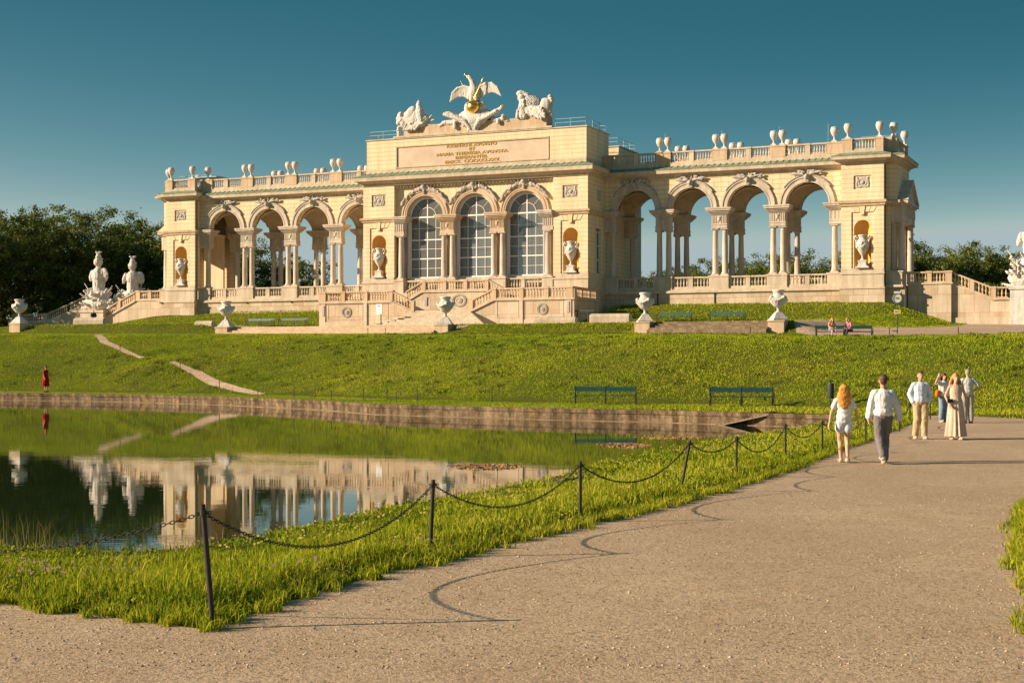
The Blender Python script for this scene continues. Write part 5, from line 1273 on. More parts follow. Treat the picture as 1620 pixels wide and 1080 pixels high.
mb = MB(); mb.add([(-.19,-.075,2.32),(-.02,-.075,2.42),(.19,-.075,2.33),(.14,-.075,2.27),(-.08,-.075,2.25)], [(0,1,2,3,4)]); mb.add([(-.19,-.08,2.32),(-.02,-.08,2.42),(.19,-.08,2.33),(.14,-.08,2.27),(-.08,-.08,2.25)], [(4,3,2,1,0)]); mb.build('emblem', SIGNG, pl)
mb = MB(); mb.box(-.24, .24, -.06, -.03, 2.68, 2.82); mb.build('name_plate', SIGNW, r)
mb = MB(); mb.box(-.23, .22, -.06, -.03, 1.20, 1.50); yp = mb.build('yellow_plate', SIGNY, r)
mb = MB(); mb.box(-.20, .06, -.066, -.062, 1.24, 1.46); mb.build('white_field', SIGNW, yp); mb = MB()
for k in range(3): mb.box(-.17+k*.075, -.12+k*.075, -.07, -.067, 1.31, 1.40)
mb.build('marks', SIGND, yp)
# notice at the foot of the staircase
p = L(-5.3, -14.4, 5.9); r = empty('notice_board', p, -TH, 'small white notice on a stand left of the broad steps', 'sign')
mb = MB(); mb.box(-.33, .33, -.04, 0, .55+.45, 1.95); pb = mb.build('board', SIGNW, r); mb = MB(); mb.box(-.14, .12, -.05, -.041, 1.72, 1.82); mb.box(-.03, .04, -.05, -.041, 1.1, 1.17); mb.build('print', simple('blue_print', (.1, .15, .4)), pb)
mb = MB(); mb.tube([(.2, 0, -.3), (.2, 0, 1.1)], .05, 6); mb.box(-.3, .3, -.2, .2, 0, .05); mb.build('stand', DARKGREY, r)
# dark barrier frame at the right side of the staircase
p = L(14.6, -11.2, 5.75); r = empty('metal_barrier', p, -TH, 'dark metal barrier frame beside the right side of the staircase', 'barrier')
mb = MB(); mb.tube([(-.6, 0, 0), (-.6, 0, 1.3)], .06, 6); mb.tube([(.5, 0, 0), (.5, 0, 1.3)], .06, 6); mb.box(-1.0, 1.1, -.06, .06, 1.25, 1.36); mb.build('frame', DARKGREY, r)
Y = 69; r = empty('litter_bin', (atpx(1314, Y), Y, .1), 0, 'dark cylindrical litter bin on a thin post at the slope foot', 'bin')
mb = MB(); mb.lathe((0, -.05, .35), [(.13, 0), (.145, .03), (.15, .60), (.155, .66), (.15, .70), (.13, .70), (.125, .6)], 16); mb.build('bin_body', DARKGREY, r, True)
mb = MB(); mb.tube([(0, .1, -.3), (0, .1, 1.0)], .025, 6); mb.build('post', BLACK, r); mb = MB(); mb.lathe((0, -.05, 1.12), [(.19, 0), (.19, .02), (.05, .06)], 14); mb.tube([(0, .1, .95), (0, -.05, 1.14)], .015, 5); mb.build('lid', BLACK, r)
# duck ramp
Yr = 62.2
r = empty('wooden_ramp', (atpx(1222, 60.6), 60.6, 0), 0, 'sloping plank ramp rising from the pond water to a dark bracket on the wall', 'ramp')
P1_ = Vector((atpx(1132, 61.6), 61.6, WZ-.05))-r.location; P2_ = Vector((-.08, -.1, .02))
mb = MB(); sbox(mb, P1_, P2_, .55, -.05, .02); d = (P2_-P1_)
for k in range(14): c = P1_.lerp(P2_, (k+.5)/14); sbox(mb, c-d*.008, c+d*.008, .5, .02, .045)
mb.build('plank', WOOD, r); mb = MB(); sbox(mb, P1_+Vector((.9, 0, -.04)), P2_+Vector((0, 0, -.04)), .12, -.14, 0); mb.build('beam', IRON, r)
mb = MB(); mb.box(-.12, .14, -.35, .35, -.20, .12); mb.box(.12, .34, -.25, .6, -.28, .02); mb.build('bracket', IRON, r)
mb = MB(); mb.cap((.30, .1, -.1), .12, (.75, .15, -.52), .14); mb.cap((.3, .3, -.2), .16, (.62, .4, -.6), .2); mb.ell((.5, .1, -.3), (.2, .15, .16)); remesh(mb, .03, 'rubble', WALLST, r, 1, (.05, .1))
r = empty('drain_pipe', (atpx(1311, 57.9), 57.9, -.22), 0, 'dark drain pipe mouth in the end of the pond wall', 'pipe')
mb = MB(); mb.tube([(0, -.35, 0), (0, .5, 0)], [.115, .115], 16, False); mb.tube([(0, -.35, 0), (0, .5, 0)], [.09, .09], 16, True); mb.build('pipe_wall', BLACK, r)
# floating patches of pinkish water plants
s = NT('pond_plant_red'); n = s.n('ShaderNodeNewGeometry'); PP = s.fin(s.ramp(n.outputs['Random Per Island'], [(0, (.30, .15, .07)), (.6, (.42, .24, .13)), (1, (.34, .26, .10))]), .8, .2)
def waterpatch(px_, py_, wpx, hpx, lab):
    Y = 2.47*FPX/(py_-577); X = (px_-810)/FPX*Y; rx = wpx/FPX*Y/2; ry = 2.47*FPX/(py_-hpx/2-577)-Y
    n = int(1500*rx); t = rng.random(n)*6.283; q = np.sqrt(rng.random(n)); x = X+rx*q*np.cos(t)*(1+.12*np.sin(5*t)); y = Y+ry*q*np.sin(t)*(1+.15*np.sin(3*t))
    an = rng.random(n)*6.283; sz = .02+.035*rng.random(n); hh = .006+.02*rng.random(n); Vv = np.zeros((n, 3, 3))
    Vv[:, 0] = np.column_stack([x-np.cos(an)*sz, y-np.sin(an)*sz, np.full(n, WZ+.004)]); Vv[:, 1] = np.column_stack([x+np.cos(an)*sz, y+np.sin(an)*sz, np.full(n, WZ+.004)]); Vv[:, 2] = np.column_stack([x+.03*(rng.random(n)-.5), y+.03*(rng.random(n)-.5), WZ+hh])
    o = np_mesh('water_plants', Vv.reshape(-1, 3), np.arange(3*n).reshape(-1, 3), PP); tag(o, lab, 'water plants', None, 'stuff')
waterpatch(769, 738, 116, 9, 'flat patch of reddish water plants floating nearer the middle of the pond'); waterpatch(988, 704, 82, 8, 'flat patch of reddish water plants floating below the left bench'); waterpatch(1060, 692, 110, 4, 'thin streak of reddish water plants near the ramp')
# ------------------------------------------------------------------ posts and chains along the path
POSTS = [(-6.7, 12.3, .9, .04, .02), (-2.215, 11.08, .915, -.085, .03), (-.83, 15.2, .72, .03, 0), (.85, 18.6, .70, 0, 0), (2.60, 22.9, .70, .13, 0), (3.87, 25.8, .62, .01, 0), (5.47, 29.9, .68, 0, 0), (6.85, 33.0, .70, 0, 0), (8.85, 37.4, .68, 0, 0), (11.3, 43.6, .68, 0, 0), (13.2, 49.6, .70, 0, 0), (15.0, 53.6, .72, 0, 0)]
PN = ['leftmost, beyond the photo edge', 'nearest, leaning left', 'second', 'third', 'fourth and leaning right', 'fifth', 'sixth', 'seventh', 'eighth', 'ninth', 'tenth', 'farthest']
tops = []
for i, (x, y, h, lx, ly) in enumerate(POSTS):
    z = Hs(x, y); r = empty('chain_post', (x, y, z), 0, ('dark iron post, %s counted from the left along the path' % PN[i]), 'post', 'iron posts of the chain fence')
    mb = MB(); mb.tube([(0, 0, -.2), (0, 0, 0), (lx, ly, h)], .021, 10); mb.build('shaft', IRON, r, True)
    mb = MB(); c_ = Vector((lx, ly, h))*.93; mb.lathe(tuple(c_), [(.027, -.02), (.027, .02)], 10); mb.tube([c_+Vector((-.045, 0, 0)), c_+Vector((.045, 0, 0))], .007, 6); mb.tube([c_+Vector((.045+.014*math.cos(k*.785), 0, .014*math.sin(k*.785))) for k in range(9)], .004, 5); mb.build('chain_eye', IRON, r)
    tops.append(Vector((x, y, z))+Vector((lx, ly, h))*.93)
def chain(P, Q, sag, lab):
    d = (Q-P); ln = (d.length**2+ (sag*2.2)**2)**.5; near = (P.y+Q.y)/2; pitch = .042 if near < 24 else .06
    n = int(ln*1.06/pitch); mb = MB()
    pts = [P.lerp(Q, t)-Vector((0, 0, 4*sag*t*(1-t))) for t in np.linspace(0, 1, n+1)]
    for i in range(n):
        a, b = pts[i], pts[i+1]; c = (a+b)/2; u = (b-a).normalized(); v = u.cross(Vector((0, 0, 1))).normalized(); w_ = u.cross(v)
        if i % 2: v, w_ = w_, v
        hl = (b-a).length*.5*1.28; hw = .0125; nn = 8; tr_ = .0042; ring = []
        for k in range(nn): t = 6.283*k/nn; ring.append(c+u*(hl*math.cos(t))+v*(hw*math.sin(t)))
        m = 4; vs = []
        for k in range(nn):
            t = 6.283*k/nn; rad = (u*math.cos(t)+v*math.sin(t)).normalized()
            for j in range(m): q = 6.283*j/m; vs.append(ring[k]+(rad*math.cos(q)+w_*math.sin(q))*tr_)
        mb.add(vs, [(k*m+j, ((k+1) % nn)*m+j, ((k+1) % nn)*m+(j+1) % m, k*m+(j+1) % m) for k in range(nn) for j in range(m)])
    o = mb.build('chain', IRON, None); tag(o, lab, 'chain', 'sagging chains of the fence')
    o['kind_note'] = 0; del o['kind_note']
sags = [.36, .42, .36, .38, .18, .36, .28, .30, .33, .22, .25]
for i in range(len(tops)-1): chain(tops[i], tops[i+1], sags[i], 'dark sagging chain between the %s and %s iron posts' % (PN[i].split(',')[0].split(' and')[0], PN[i+1].split(',')[0].split(' and')[0]))
# thin stakes with string along the slope foot and crest
STK = [(408, 84.0, 0), (465, 84.5, 1), (498, 86, 2), (524, 82, 3), (575, 82, 4), (612, 79, 5), (627, 78.5, 6), (660, 79, 7), (778, 77, 8), (903, 75.5, 9)]
ordn = ['first', 'second', 'third', 'fourth', 'fifth', 'sixth', 'seventh', 'eighth', 'ninth', 'tenth']
for px_, Y, i in STK:
    x = atpx(px_, Y); mb = MB(); mb.tube([(0, 0, -.1), (0, 0, .55+.1*(i % 3))], .022, 6); mb.lathe((0, 0, .5), [(.03, 0), (.03, .02)], 6)
    o = mb.build('fence_stake', IRON, None); o.location = (x, Y, Hs(x, Y)); tag(o, 'thin dark stake at the slope foot, %s from the left' % ordn[i], 'stake', 'thin stakes along the slope')
for k, (px_, py_, Y) in enumerate(((1407, 527, 90), (1516, 526, 88), (190, 555, 0), (285, 586, 0), (347, 615, 0), (582, 527, 125), (610, 527, 125), (1187, 527, 104))):
    if Y == 0: x, Y = slope_hit(px_, py_); 
    else: x = atpx(px_, Y)
    mb = MB(); mb.tube([(0, 0, -.1), (0, 0, .55)], .028, 6); mb.lathe((0, 0, .5), [(.035, 0), (.035, .02)], 6); o = mb.build('fence_stake', IRON, None); o.location = (x, Y, Hs(x, Y))
    tag(o, ['short stake on the crest just right of the occupied bench', 'short stake on the crest before the right stair wall', 'thin stake beside the upper climbing path', 'thin stake beside the middle of the climbing path', 'thin stake beside the foot of the climbing path', 'short stake below the broad steps, left one', 'short stake below the broad steps, right one', 'short stake before the reddish steps'][k], 'stake', 'thin stakes along the slope')
# ------------------------------------------------------------------ people
def cloth(name, col, var=.12, rough=.85):
    s = NT(name); n = s.noise(6, 4); n2 = s.noise(1, 4, .6, s.mapping((14, 14, 2.0)))
    c = s.mix(s.ramp(n, [(.3, 0), (.7, 1)]), tuple(k*(1-var) for k in col), col); s.bump(n2, .6, .03); return s.fin(c, rough, .15)
SKIN = cloth('skin', (.58, .33, .22), .08, .5); SKIN2 = cloth('fair_skin', (.62, .38, .27), .08, .5)
def hair(name, c1, c2):
    s = NT(name); n = s.noise(1, 4, .6, s.mapping((30, 30, 5))); c = s.mix(s.ramp(n, [(.35, 0), (.65, 1)]), c1, c2); s.bump(n, .7, .02); return s.fin(c, .55, .3)
HGINGER = hair('ginger_hair', (.40, .15, .02), (.80, .38, .07)); HBROWN = hair('brown_hair', (.06, .03, .018), (.16, .08, .04)); HBLOND = hair('dark_blond_hair', (.35, .17, .06), (.62, .34, .12)); HGREY = hair('grey_hair', (.22, .17, .14), (.42, .36, .30))
def J(**k):
    d = dict(pel=(0, 0, .97), ch=(0, 0, 1.30), nk=(0, .01, 1.47), hd=(0, -.015, 1.635), sh=.175, hp=.09,
             eL=(-.26, .02, 1.14), wL=(-.27, -.06, .90), eR=(.26, .02, 1.14), wR=(.27, -.06, .90), kL=(-.10, -.03, .52), aL=(-.10, .03, .09), kR=(.10, -.03, .52), aR=(.10, .03, .09), hdir=(0, 0, -1), tilt=0)
    d.update(k); return d
def limb(mb, a, b, c, r0, r1, r2): mb.cap(a, r0, b, r1, 12); mb.cap(b, r1, c, r2, 12)
def hand(mb, w, e, s_):
    w = Vector(w); d = (w-Vector(e)).normalized(); side = Vector((0, -1, 0)); side = (side-d*side.dot(d)).normalized(); nrm = d.cross(side)
    c = w+d*.045; mb.cap(w, .026, c+d*.03, .030, 8)
    for k in range(4):
        b = c+d*.035+side*(.026-.0175*k); ln = (.060, .070, .066, .050)[k]; m = b+d*ln*.55+nrm*.004*s_; mb.cap(b, .0095, m, .009, 6); mb.cap(m, .009, m+d*ln*.45-side*.006+nrm*.016*s_, .0078, 6)
    b = w+d*.025+side*.026; mb.cap(b, .012, b+d*.035+side*.022, .0105, 6); mb.cap(b+d*.035+side*.022, .0105, b+d*.06+side*.02, .009, 6)
def body(j, skin, r, female=False, seated=False, foot=(0, -1)):
    mb = MB(); P, Cc, N, Hd = [Vector(j[k]) for k in ('pel', 'ch', 'nk', 'hd')]; sw = j['sh']; hp = j['hp']
    mb.ell(P, (.16, .115, .13)); mb.ell((P+Cc)/2, (.128, .092, .18)); mb.ell(Cc, (.158, .105, .19)); mb.cap(Cc+Vector((-sw+.03, 0, .10)), .055, Cc+Vector((sw-.03, 0, .10)), .055)
    mb.cap(N-Vector((0, 0, .06)), .060, Hd-Vector((0, -.01, .07)), .050)
    mb.ell(Hd+Vector((0, .012, .012)), (.075, .093, .105), None, 16, 12); mb.ell(Hd+Vector((0, -.028, -.045)), (.053, .058, .068), None, 14, 10); mb.cap(Hd+Vector((0, -.085, .01)), .009, Hd+Vector((0, -.108, -.022)), .014, 6)
    for s_ in (-1, 1): mb.ell(Hd+Vector((s_*.076, .01, -.01)), (.012, .022, .032)); mb.ell(Hd+Vector((s_*.03, -.078, .022)), (.022, .012, .008)); 
    mb.ell(Hd+Vector((0, -.082, -.052)), (.026, .010, .009)); mb.ell(Hd+Vector((0, -.07, -.09)), (.022, .02, .018))
    for s_, e, w_, k, a in ((-1, 'eL', 'wL', 'kL', 'aL'), (1, 'eR', 'wR', 'kR', 'aR')):
        S_ = Cc+Vector((s_*sw, 0, .10)); f = .88 if female else 1
        limb(mb, S_, j[e], j[w_], .050*f, .038*f, .026*f); hand(mb, j[w_], j[e], s_)
        Hp = P+Vector((s_*hp, 0, -.04)); limb(mb, Hp, j[k], j[a], .088, .056, .038); kk = Vector(j[k]); aa = Vector(j[a]); mb.ell(kk.lerp(aa, .3)+Vector((0, .02, 0)), (.052, .056, .10))
        mb.cap(aa-Vector((0, -.015, .03)), .036, aa+Vector((s_*.01+foot[0]*.15, foot[1]*.15, -.055)), .030)
    return remesh(mb, .0105, 'body', skin, r, 1)
def feet(j, mat, r, foot=(0, -1), name='shoe'):
    for s_, a in ((-1, 'aL'), (1, 'aR')):
        aa = Vector(j[a]); mb = MB(); mb.cap(aa+Vector((0, .02, -.035)), .047, aa+Vector((s_*.01+foot[0]*.17, foot[1]*.17, -.05)), .040, 12); mb.box(aa.x-.045, aa.x+.045, aa.y-.10 if foot[1] < 0 else aa.y-.05, aa.y+.06 if foot[1] < 0 else aa.y+.1, aa.z-.09, aa.z-.06)
        remesh(mb, .012, name, mat, r, 1)
def top_(j, mat, r, g=.022, sleeve=1.0, hem=-.03, name='shirt', loose=.0, neck=True):
    mb = MB(); P, Cc = Vector(j['pel']), Vector(j['ch']); sw = j['sh']
    mb.ell(P+Vector((0, 0, .05+hem*0)), (.16+g+loose, .115+g+loose, .12-hem)); mb.ell((P+Cc)/2+Vector((0, 0, .03)), (.135+g+loose*1.1, .10+g+loose, .20)); mb.ell(Cc, (.160+g+loose*.6, .108+g+loose*.5, .185)); mb.cap(Cc+Vector((-sw+.02, 0, .10)), .058+g*.6, Cc+Vector((sw-.02, 0, .10)), .058+g*.6)
    if neck: mb.cap(Vector(j['nk'])-Vector((0, 0, .09)), .07, Vector(j['nk'])-Vector((0, 0, .025)), .062)
    for s_, e, w_ in ((-1, 'eL', 'wL'), (1, 'eR', 'wR')):
        S_ = Cc+Vector((s_*sw, 0, .10)); E_ = Vector(j[e]); W_ = Vector(j[w_])
        if sleeve >= 1: mb.cap(S_, .052+g*.5, E_, .044+g*.7+loose*.5, 10); mb.cap(E_, .044+g*.7+loose*.5, E_.lerp(W_, min(1, sleeve-.0)*.93), .040+g+loose*.45, 10)
        elif sleeve > 0: mb.cap(S_, .056+g*.5, S_.lerp(E_, sleeve), .056+g*.7, 10)
    return remesh(mb, .012, name, mat, r, 2, (.012+loose*.25, .07))
def trousers(j, mat, r, g=.02, frac=1.0, name='trousers'):
    mb = MB(); P = Vector(j['pel'])
    mb.ell(P+Vector((0, 0, -.01)), (.163+g*.6, .118+g*.6, .125)); mb.ell(P+Vector((0, 0, .06)), (.142+g*.4, .105+g*.4, .07))
    for s_, k, a in ((-1, 'kL', 'aL'), (1, 'kR', 'aR')):
        Hp = P+Vector((s_*j['hp'], 0, -.05)); K = Vector(j[k]); A = Vector(j[a])
        if frac >= 1: mb.cap(Hp, .096+g*.5, K, .066+g, 12); mb.cap(K, .066+g, K.lerp(A, .96), .048+g*1.1, 12)
        else: mb.cap(Hp, .096+g*.5, Hp.lerp(K, frac), .088+g, 12)
    return remesh(mb, .013, name, mat, r, 1, (.02, .08))
def longhair(j, mat, r, ln, wd, back=1):
    Hd = Vector(j['hd']); mb = MB(); mb.ell(Hd+Vector((0, .022, .03)), (.092, .105, .105), None, 16, 10)
    for k in range(15):
        t = math.pi*(k/14)*1.0; a = Vector((math.cos(t)*.078, .03+math.sin(t)*.06*back, .03)); b = Vector((math.cos(t)*wd, .06*back+math.sin(t)*.07*back, -ln+random.uniform(-.04, .05)))
        mb.cap(Hd+a, .035, Hd+(a+b)/2+Vector((math.cos(t)*.03, 0, 0)), .045, 8); mb.cap(Hd+(a+b)/2+Vector((math.cos(t)*.03, 0, 0)), .045, Hd+b, .028, 8)
    return remesh(mb, .014, 'hair', mat, r, 1, (.03, .05))
def shorthair(j, mat, r):
    Hd = Vector(j['hd']); mb = MB(); mb.ell(Hd+Vector((0, .030, .040)), (.084, .088, .088), None, 16, 10); mb.ell(Hd+Vector((0, .055, -.01)), (.07, .06, .07)); mb.ell(Hd+Vector((0, -.03, .085)), (.065, .06, .03))
    return remesh(mb, .012, 'hair', mat, r, 1, (.015, .04))
def person(px_, Y, rz, sc, lab, z=None):
    x = atpx(px_, Y); r = empty('person', (x, Y, Hs(x, Y) if z is None else z), rz, lab, 'person'); r.scale = (sc, sc, sc); return r
WHITEC = cloth('white_cloth', (.78, .76, .76)); LBLUE = cloth('light_blue_shirt', (.60, .68, .80)); GREYT = cloth('grey_trousers', (.20, .175, .18)); BEIGE = cloth('beige_trousers', (.50, .38, .22)); DRESS = cloth('pale_beige_dress', (.66, .50, .38), .25); RED = cloth('red_dress', (.55, .02, .015)); JEANS = cloth('blue_jeans', (.22, .30, .42)); GREYS = cloth('grey_shirt', (.52, .52, .50)); DENIMW = cloth('pale_denim_shorts', (.70, .74, .82)); PINK = cloth('pink_top', (.55, .20, .30)); DARKB = cloth('dark_blue_cloth', (.05, .05, .09)); ORANGE = cloth('orange_bag', (.70, .22, .02)); BLK = cloth('dark_leather', (.03, .025, .03)); TANS = cloth('pale_shoes', (.45, .38, .30))
G = 'strollers on the gravel path'
# girl walking away
r = person(1335, 29.9, math.pi, .885, 'girl with long ginger hair, white top and pale shorts walking away'); r['group'] = G
j = J(eL=(-.27, .03, 1.14), wL=(-.33, -.03, .90), eR=(.28, .0, 1.14), wR=(.34, .06, .88), kL=(-.075, -.02, .52), aL=(-.06, .12, .11), kR=(.075, -.09, .53), aR=(.045, -.10, .09), sh=.165)
body(j, SKIN2, r, True); longhair(j, HGINGER, r, .36, .115); top_(j, WHITEC, r, .018, .55, name='top', loose=.01); trousers(j, DENIMW, r, .022, .40, 'shorts'); feet(j, TANS, r)
# person in white blouse
r = person(1397, 29.5, math.pi, 1.0, 'person with short brown hair, loose white blouse and grey trousers walking away'); r['group'] = G
j = J(eL=(-.27, .02, 1.15), wL=(-.33, -.05, .90), eR=(.24, -.02, 1.15), wR=(.26, -.06, .92), kL=(-.07, -.14, .54), aL=(-.045, -.06, .09), kR=(.085, .03, .52), aR=(.05, .22, .17), sh=.18)
body(j, SKIN, r); shorthair(j, HBROWN, r); top_(j, WHITEC, r, .03, 1.0, hem=-.02, name='blouse', loose=.016); trousers(j, GREYT, r, .026); feet(j, TANS, r)
# man in blue shirt, facing the camera, hands in pockets
r = person(1456, 39.4, 0, 1.02, 'man in light blue shirt and beige trousers walking forward, hands in pockets'); r['group'] = G
j = J(eL=(-.265, .06, 1.16), wL=(-.19, -.02, .95), eR=(.265, .06, 1.16), wR=(.19, -.02, .95), kL=(-.10, -.06, .52), aL=(-.13, .02, .09), kR=(.08, -.10, .52), aR=(.07, -.14, .09))
body(j, SKIN, r); shorthair(j, HBROWN, r); top_(j, LBLUE, r, .026, 1.0, name='shirt', loose=.008); trousers(j, BEIGE, r, .028); feet(j, TANS, r)
mb = MB(); mb.lathe((0, 0, .0), [(.17, 1.035), (.172, 1.04), (.172, 1.07), (.17, 1.075)], 20); o = mb.build('belt', BLK, r); o.scale = (1.0, .78, 1)
# woman in long dress
r = person(1512, 39.1, 0, .985, 'woman with long blond hair in a long pale beige dress walking forward'); r['group'] = G
j = J(eL=(-.27, .02, 1.15), wL=(-.22, -.12, .95), eR=(.27, .03, 1.15), wR=(.28, -.03, .92), kL=(-.09, -.05, .52), aL=(-.11, .02, .09), kR=(.08, -.12, .52), aR=(.06, -.16, .09), sh=.165)
body(j, SKIN2, r, True); longhair(j, HBLOND, r, .34, .125)
def skirt(z0, z1, prof, nf=13, amp=.03, name='dress', mat=DRESS, dy=0):
    n = 78; m = len(prof); vs = []; fs = []
    for i, (z, rx, ry) in enumerate(prof):
        k_ = max(0, (z0-z)/(z0-z1))
        for q in range(n):
            t = 6.2832*q/n; w_ = 1+amp*k_*(math.sin(nf*t+.6*i*.3)+.5*math.sin((nf+4)*t+1.2))/max(rx, .1)*.55
            vs.append((rx*math.cos(t)*w_, ry*math.sin(t)*w_+dy*k_, z))
    for i in range(m-1):
        for q in range(n): fs.append((i*n+q, i*n+(q+1) % n, (i+1)*n+(q+1) % n, (i+1)*n+q))
    mb = MB(); mb.v = vs; mb.f = fs; o = mb.build(name, mat, r, True); return o
skirt(1.12, .05, [(1.42, .13, .10), (1.36, .168, .125), (1.25, .17, .135), (1.12, .148, .118), (1.0, .185, .145), (.8, .205, .17), (.5, .225, .20), (.25, .25, .225), (.09, .27, .25)], amp=.05)
mb = MB()
for s_ in (-1, 1): mb.cap((s_*.09, -.085, 1.38), .012, (s_*.11, 0, 1.46), .012, 6); mb.cap((s_*.11, 0, 1.46), .012, (s_*.09, .08, 1.38), .012, 6)
mb.build('straps', DRESS, r); feet(j, TANS, r, name='sandal')
mb = MB(); mb.box(-.26, -.12, -.17, -.12, .98, 1.08); mb.build('clutch_bag', BLK, r)
# woman behind with raised arm and orange bag
r = person(1493, 50.9, .3, .955, 'woman in white top and jeans raising one arm, orange bag at her side'); r['group'] = G
j = J(eL=(-.36, -.05, 1.40), wL=(-.30, -.10, 1.60), eR=(.26, 0, 1.14), wR=(.27, -.05, .90), sh=.165)
body(j, SKIN2, r, True); longhair(j, HBROWN, r, .16, .10); top_(j, WHITEC, r, .03, .6, name='top', loose=.02); trousers(j, JEANS, r, .03); feet(j, TANS, r)
mb = MB(); mb.ell((-.27, -.05, 1.02), (.12, .07, .14)); mb.tube([(-.20, -.05, 1.12), (-.15, -.02, 1.40), (-.10, .05, 1.45)], .012, 6); mb.build('orange_bag', ORANGE, r, True)
# older man, back to the camera, hands on hips
r = person(1531, 50.0, math.pi, 1.03, 'grey haired man in grey shirt and trousers, back turned, hand on hip'); r['group'] = G
j = J(eL=(-.36, .06, 1.18), wL=(-.19, .02, 1.04), eR=(.28, .04, 1.14), wR=(.24, -.08, .94))
body(j, SKIN, r); shorthair(j, HGREY, r); top_(j, GREYS, r, .026, .8, name='shirt', loose=.025); trousers(j, cloth('stone_trousers', (.36, .34, .30)), r, .03); feet(j, BLK, r)
mb = MB(); mb.lathe((0, 0, 0), [(.175, 1.0), (.178, 1.005), (.178, 1.04), (.175, 1.045)], 20); o = mb.build('belt', BLK, r); o.scale = (1, .8, 1)
# woman in red across the pond
Y = 105.6; r = person(72.5, Y, 1.25, 1.08, 'woman in a knee length red dress standing on the pond wall', .065)
j = J(eL=(-.22, .02, 1.14), wL=(-.20, -.06, .92), eR=(.22, .02, 1.14), wR=(.20, -.06, .92))
body(j, SKIN, r, True); shorthair(j, HBROWN, r); top_(j, RED, r, .03, .5, name='bodice', loose=.02)
skirt(1.1, .45, [(1.15, .17, .14), (1.0, .20, .17), (.8, .22, .19), (.6, .235, .20), (.42, .24, .21)], name='skirt', mat=RED); feet(j, BLK, r)
# two seated people on the crest bench
def seated(px_, Y, rz, lab, lean, topm, legm, hairm, sc=1.0):
    x = atpx(px_, Y); r = empty('person', (x, Y, 3.744), rz, lab, 'person', 'people on the crest bench'); r.scale = (sc,)*3
    j = J(pel=(0, .02, .54), ch=(0, -.06-lean, .88), nk=(0, -.10-lean*1.3, 1.05), hd=(0, -.14-lean*1.6, 1.21), eL=(-.25, -.12-lean, .74), wL=(-.12, -.34-lean, .66), eR=(.25, -.12-lean, .74), wR=(.12, -.34-lean, .66), kL=(-.12, -.42, .50), aL=(-.14, -.42, .09), kR=(.12, -.44, .50), aR=(.10, -.50, .09))
    body(j, SKIN2, r, True); top_(j, topm, r, .022, .35, name='top'); trousers(j, legm, r, .018, 1.0 if legm is DARKB else .7, 'trousers' if legm is DARKB else 'shorts'); feet(j, TANS, r); return r, j
r, j = seated(1315, 97.8, .25, 'seated blond person in peach top and blue shorts, left on the crest bench', .02, cloth('peach_top', (.62, .34, .24)), cloth('blue_shorts', (.12, .18, .38)), None); longhair(j, HBLOND, r, .26, .11)
r, j = seated(1345, 97.8, -.9, 'seated person in pink top and dark trousers, right on the crest bench, leaning forward', .10, PINK, DARKB, None); longhair(j, HBLOND, r, .12, .09)
# small distant person on the stone seat at the left
Y = 147.6; r = empty('person', (atpx(148, Y), Y, 2+(577-503)/FPX*Y-.45-.08), .3, 'distant person in dark clothes sitting on the stone seat by the left trophy', 'person')
j = J(pel=(0, .02, .54), ch=(0, -.02, .88), nk=(0, -.03, 1.05), hd=(0, -.04, 1.21), eL=(-.25, -.10, .74), wL=(-.12, -.28, .64), eR=(.25, -.10, .74), wR=(.12, -.28, .64), kL=(-.12, -.42, .52), aL=(-.12, -.42, .12), kR=(.12, -.44, .52), aR=(.12, -.46, .12))
body(j, SKIN, r); shorthair(j, HBROWN, r); top_(j, DARKB, r, .03, 1.0, name='jacket', loose=.02); trousers(j, DARKB, r, .03)
# ------------------------------------------------------------------ trees
def foliage_mat(name, stops):
    s = NT(name); gm = s.n('ShaderNodeNewGeometry'); n = s.noise(.30, 3, .5)
    f = s.math('ADD', s.math('MULTIPLY', gm.outputs['Random Per Island'], .25), s.math('MULTIPLY', n, .75)); c = s.ramp(f, stops)
    s.t.nodes.remove(s.bsdf); df = s.n('ShaderNodeBsdfDiffuse'); tl = s.n('ShaderNodeBsdfTranslucent'); gl_ = s.n('ShaderNodeBsdfGlossy'); gl_.inputs['Roughness'].default_value = .5; gl_.inputs[0].default_value = (.6, .62, .5, 1)
    s.l(c, df.inputs[0]); s.l(c, tl.inputs[0]); m1 = s.n('ShaderNodeMixShader'); m1.inputs[0].default_value = .40; s.l(df.outputs[0], m1.inputs[1]); s.l(tl.outputs[0], m1.inputs[2])
    m2 = s.n('ShaderNodeMixShader'); m2.inputs[0].default_value = .05; s.l(m1.outputs[0], m2.inputs[1]); s.l(gl_.outputs[0], m2.inputs[2]); s.l(m2.outputs[0], s.out.inputs[0]); return s.m
LEAFA = foliage_mat('dark_leaves', [(.28, (.035, .058, .014)), (.48, (.10, .14, .026)), (.68, (.24, .26, .045))])
LEAFB = foliage_mat('mid_leaves', [(.28, (.045, .072, .016)), (.48, (.125, .165, .03)), (.68, (.28, .29, .05))])
BARK = simple('bark', (.07, .055, .04), .9, .1, 0, .4, 5)
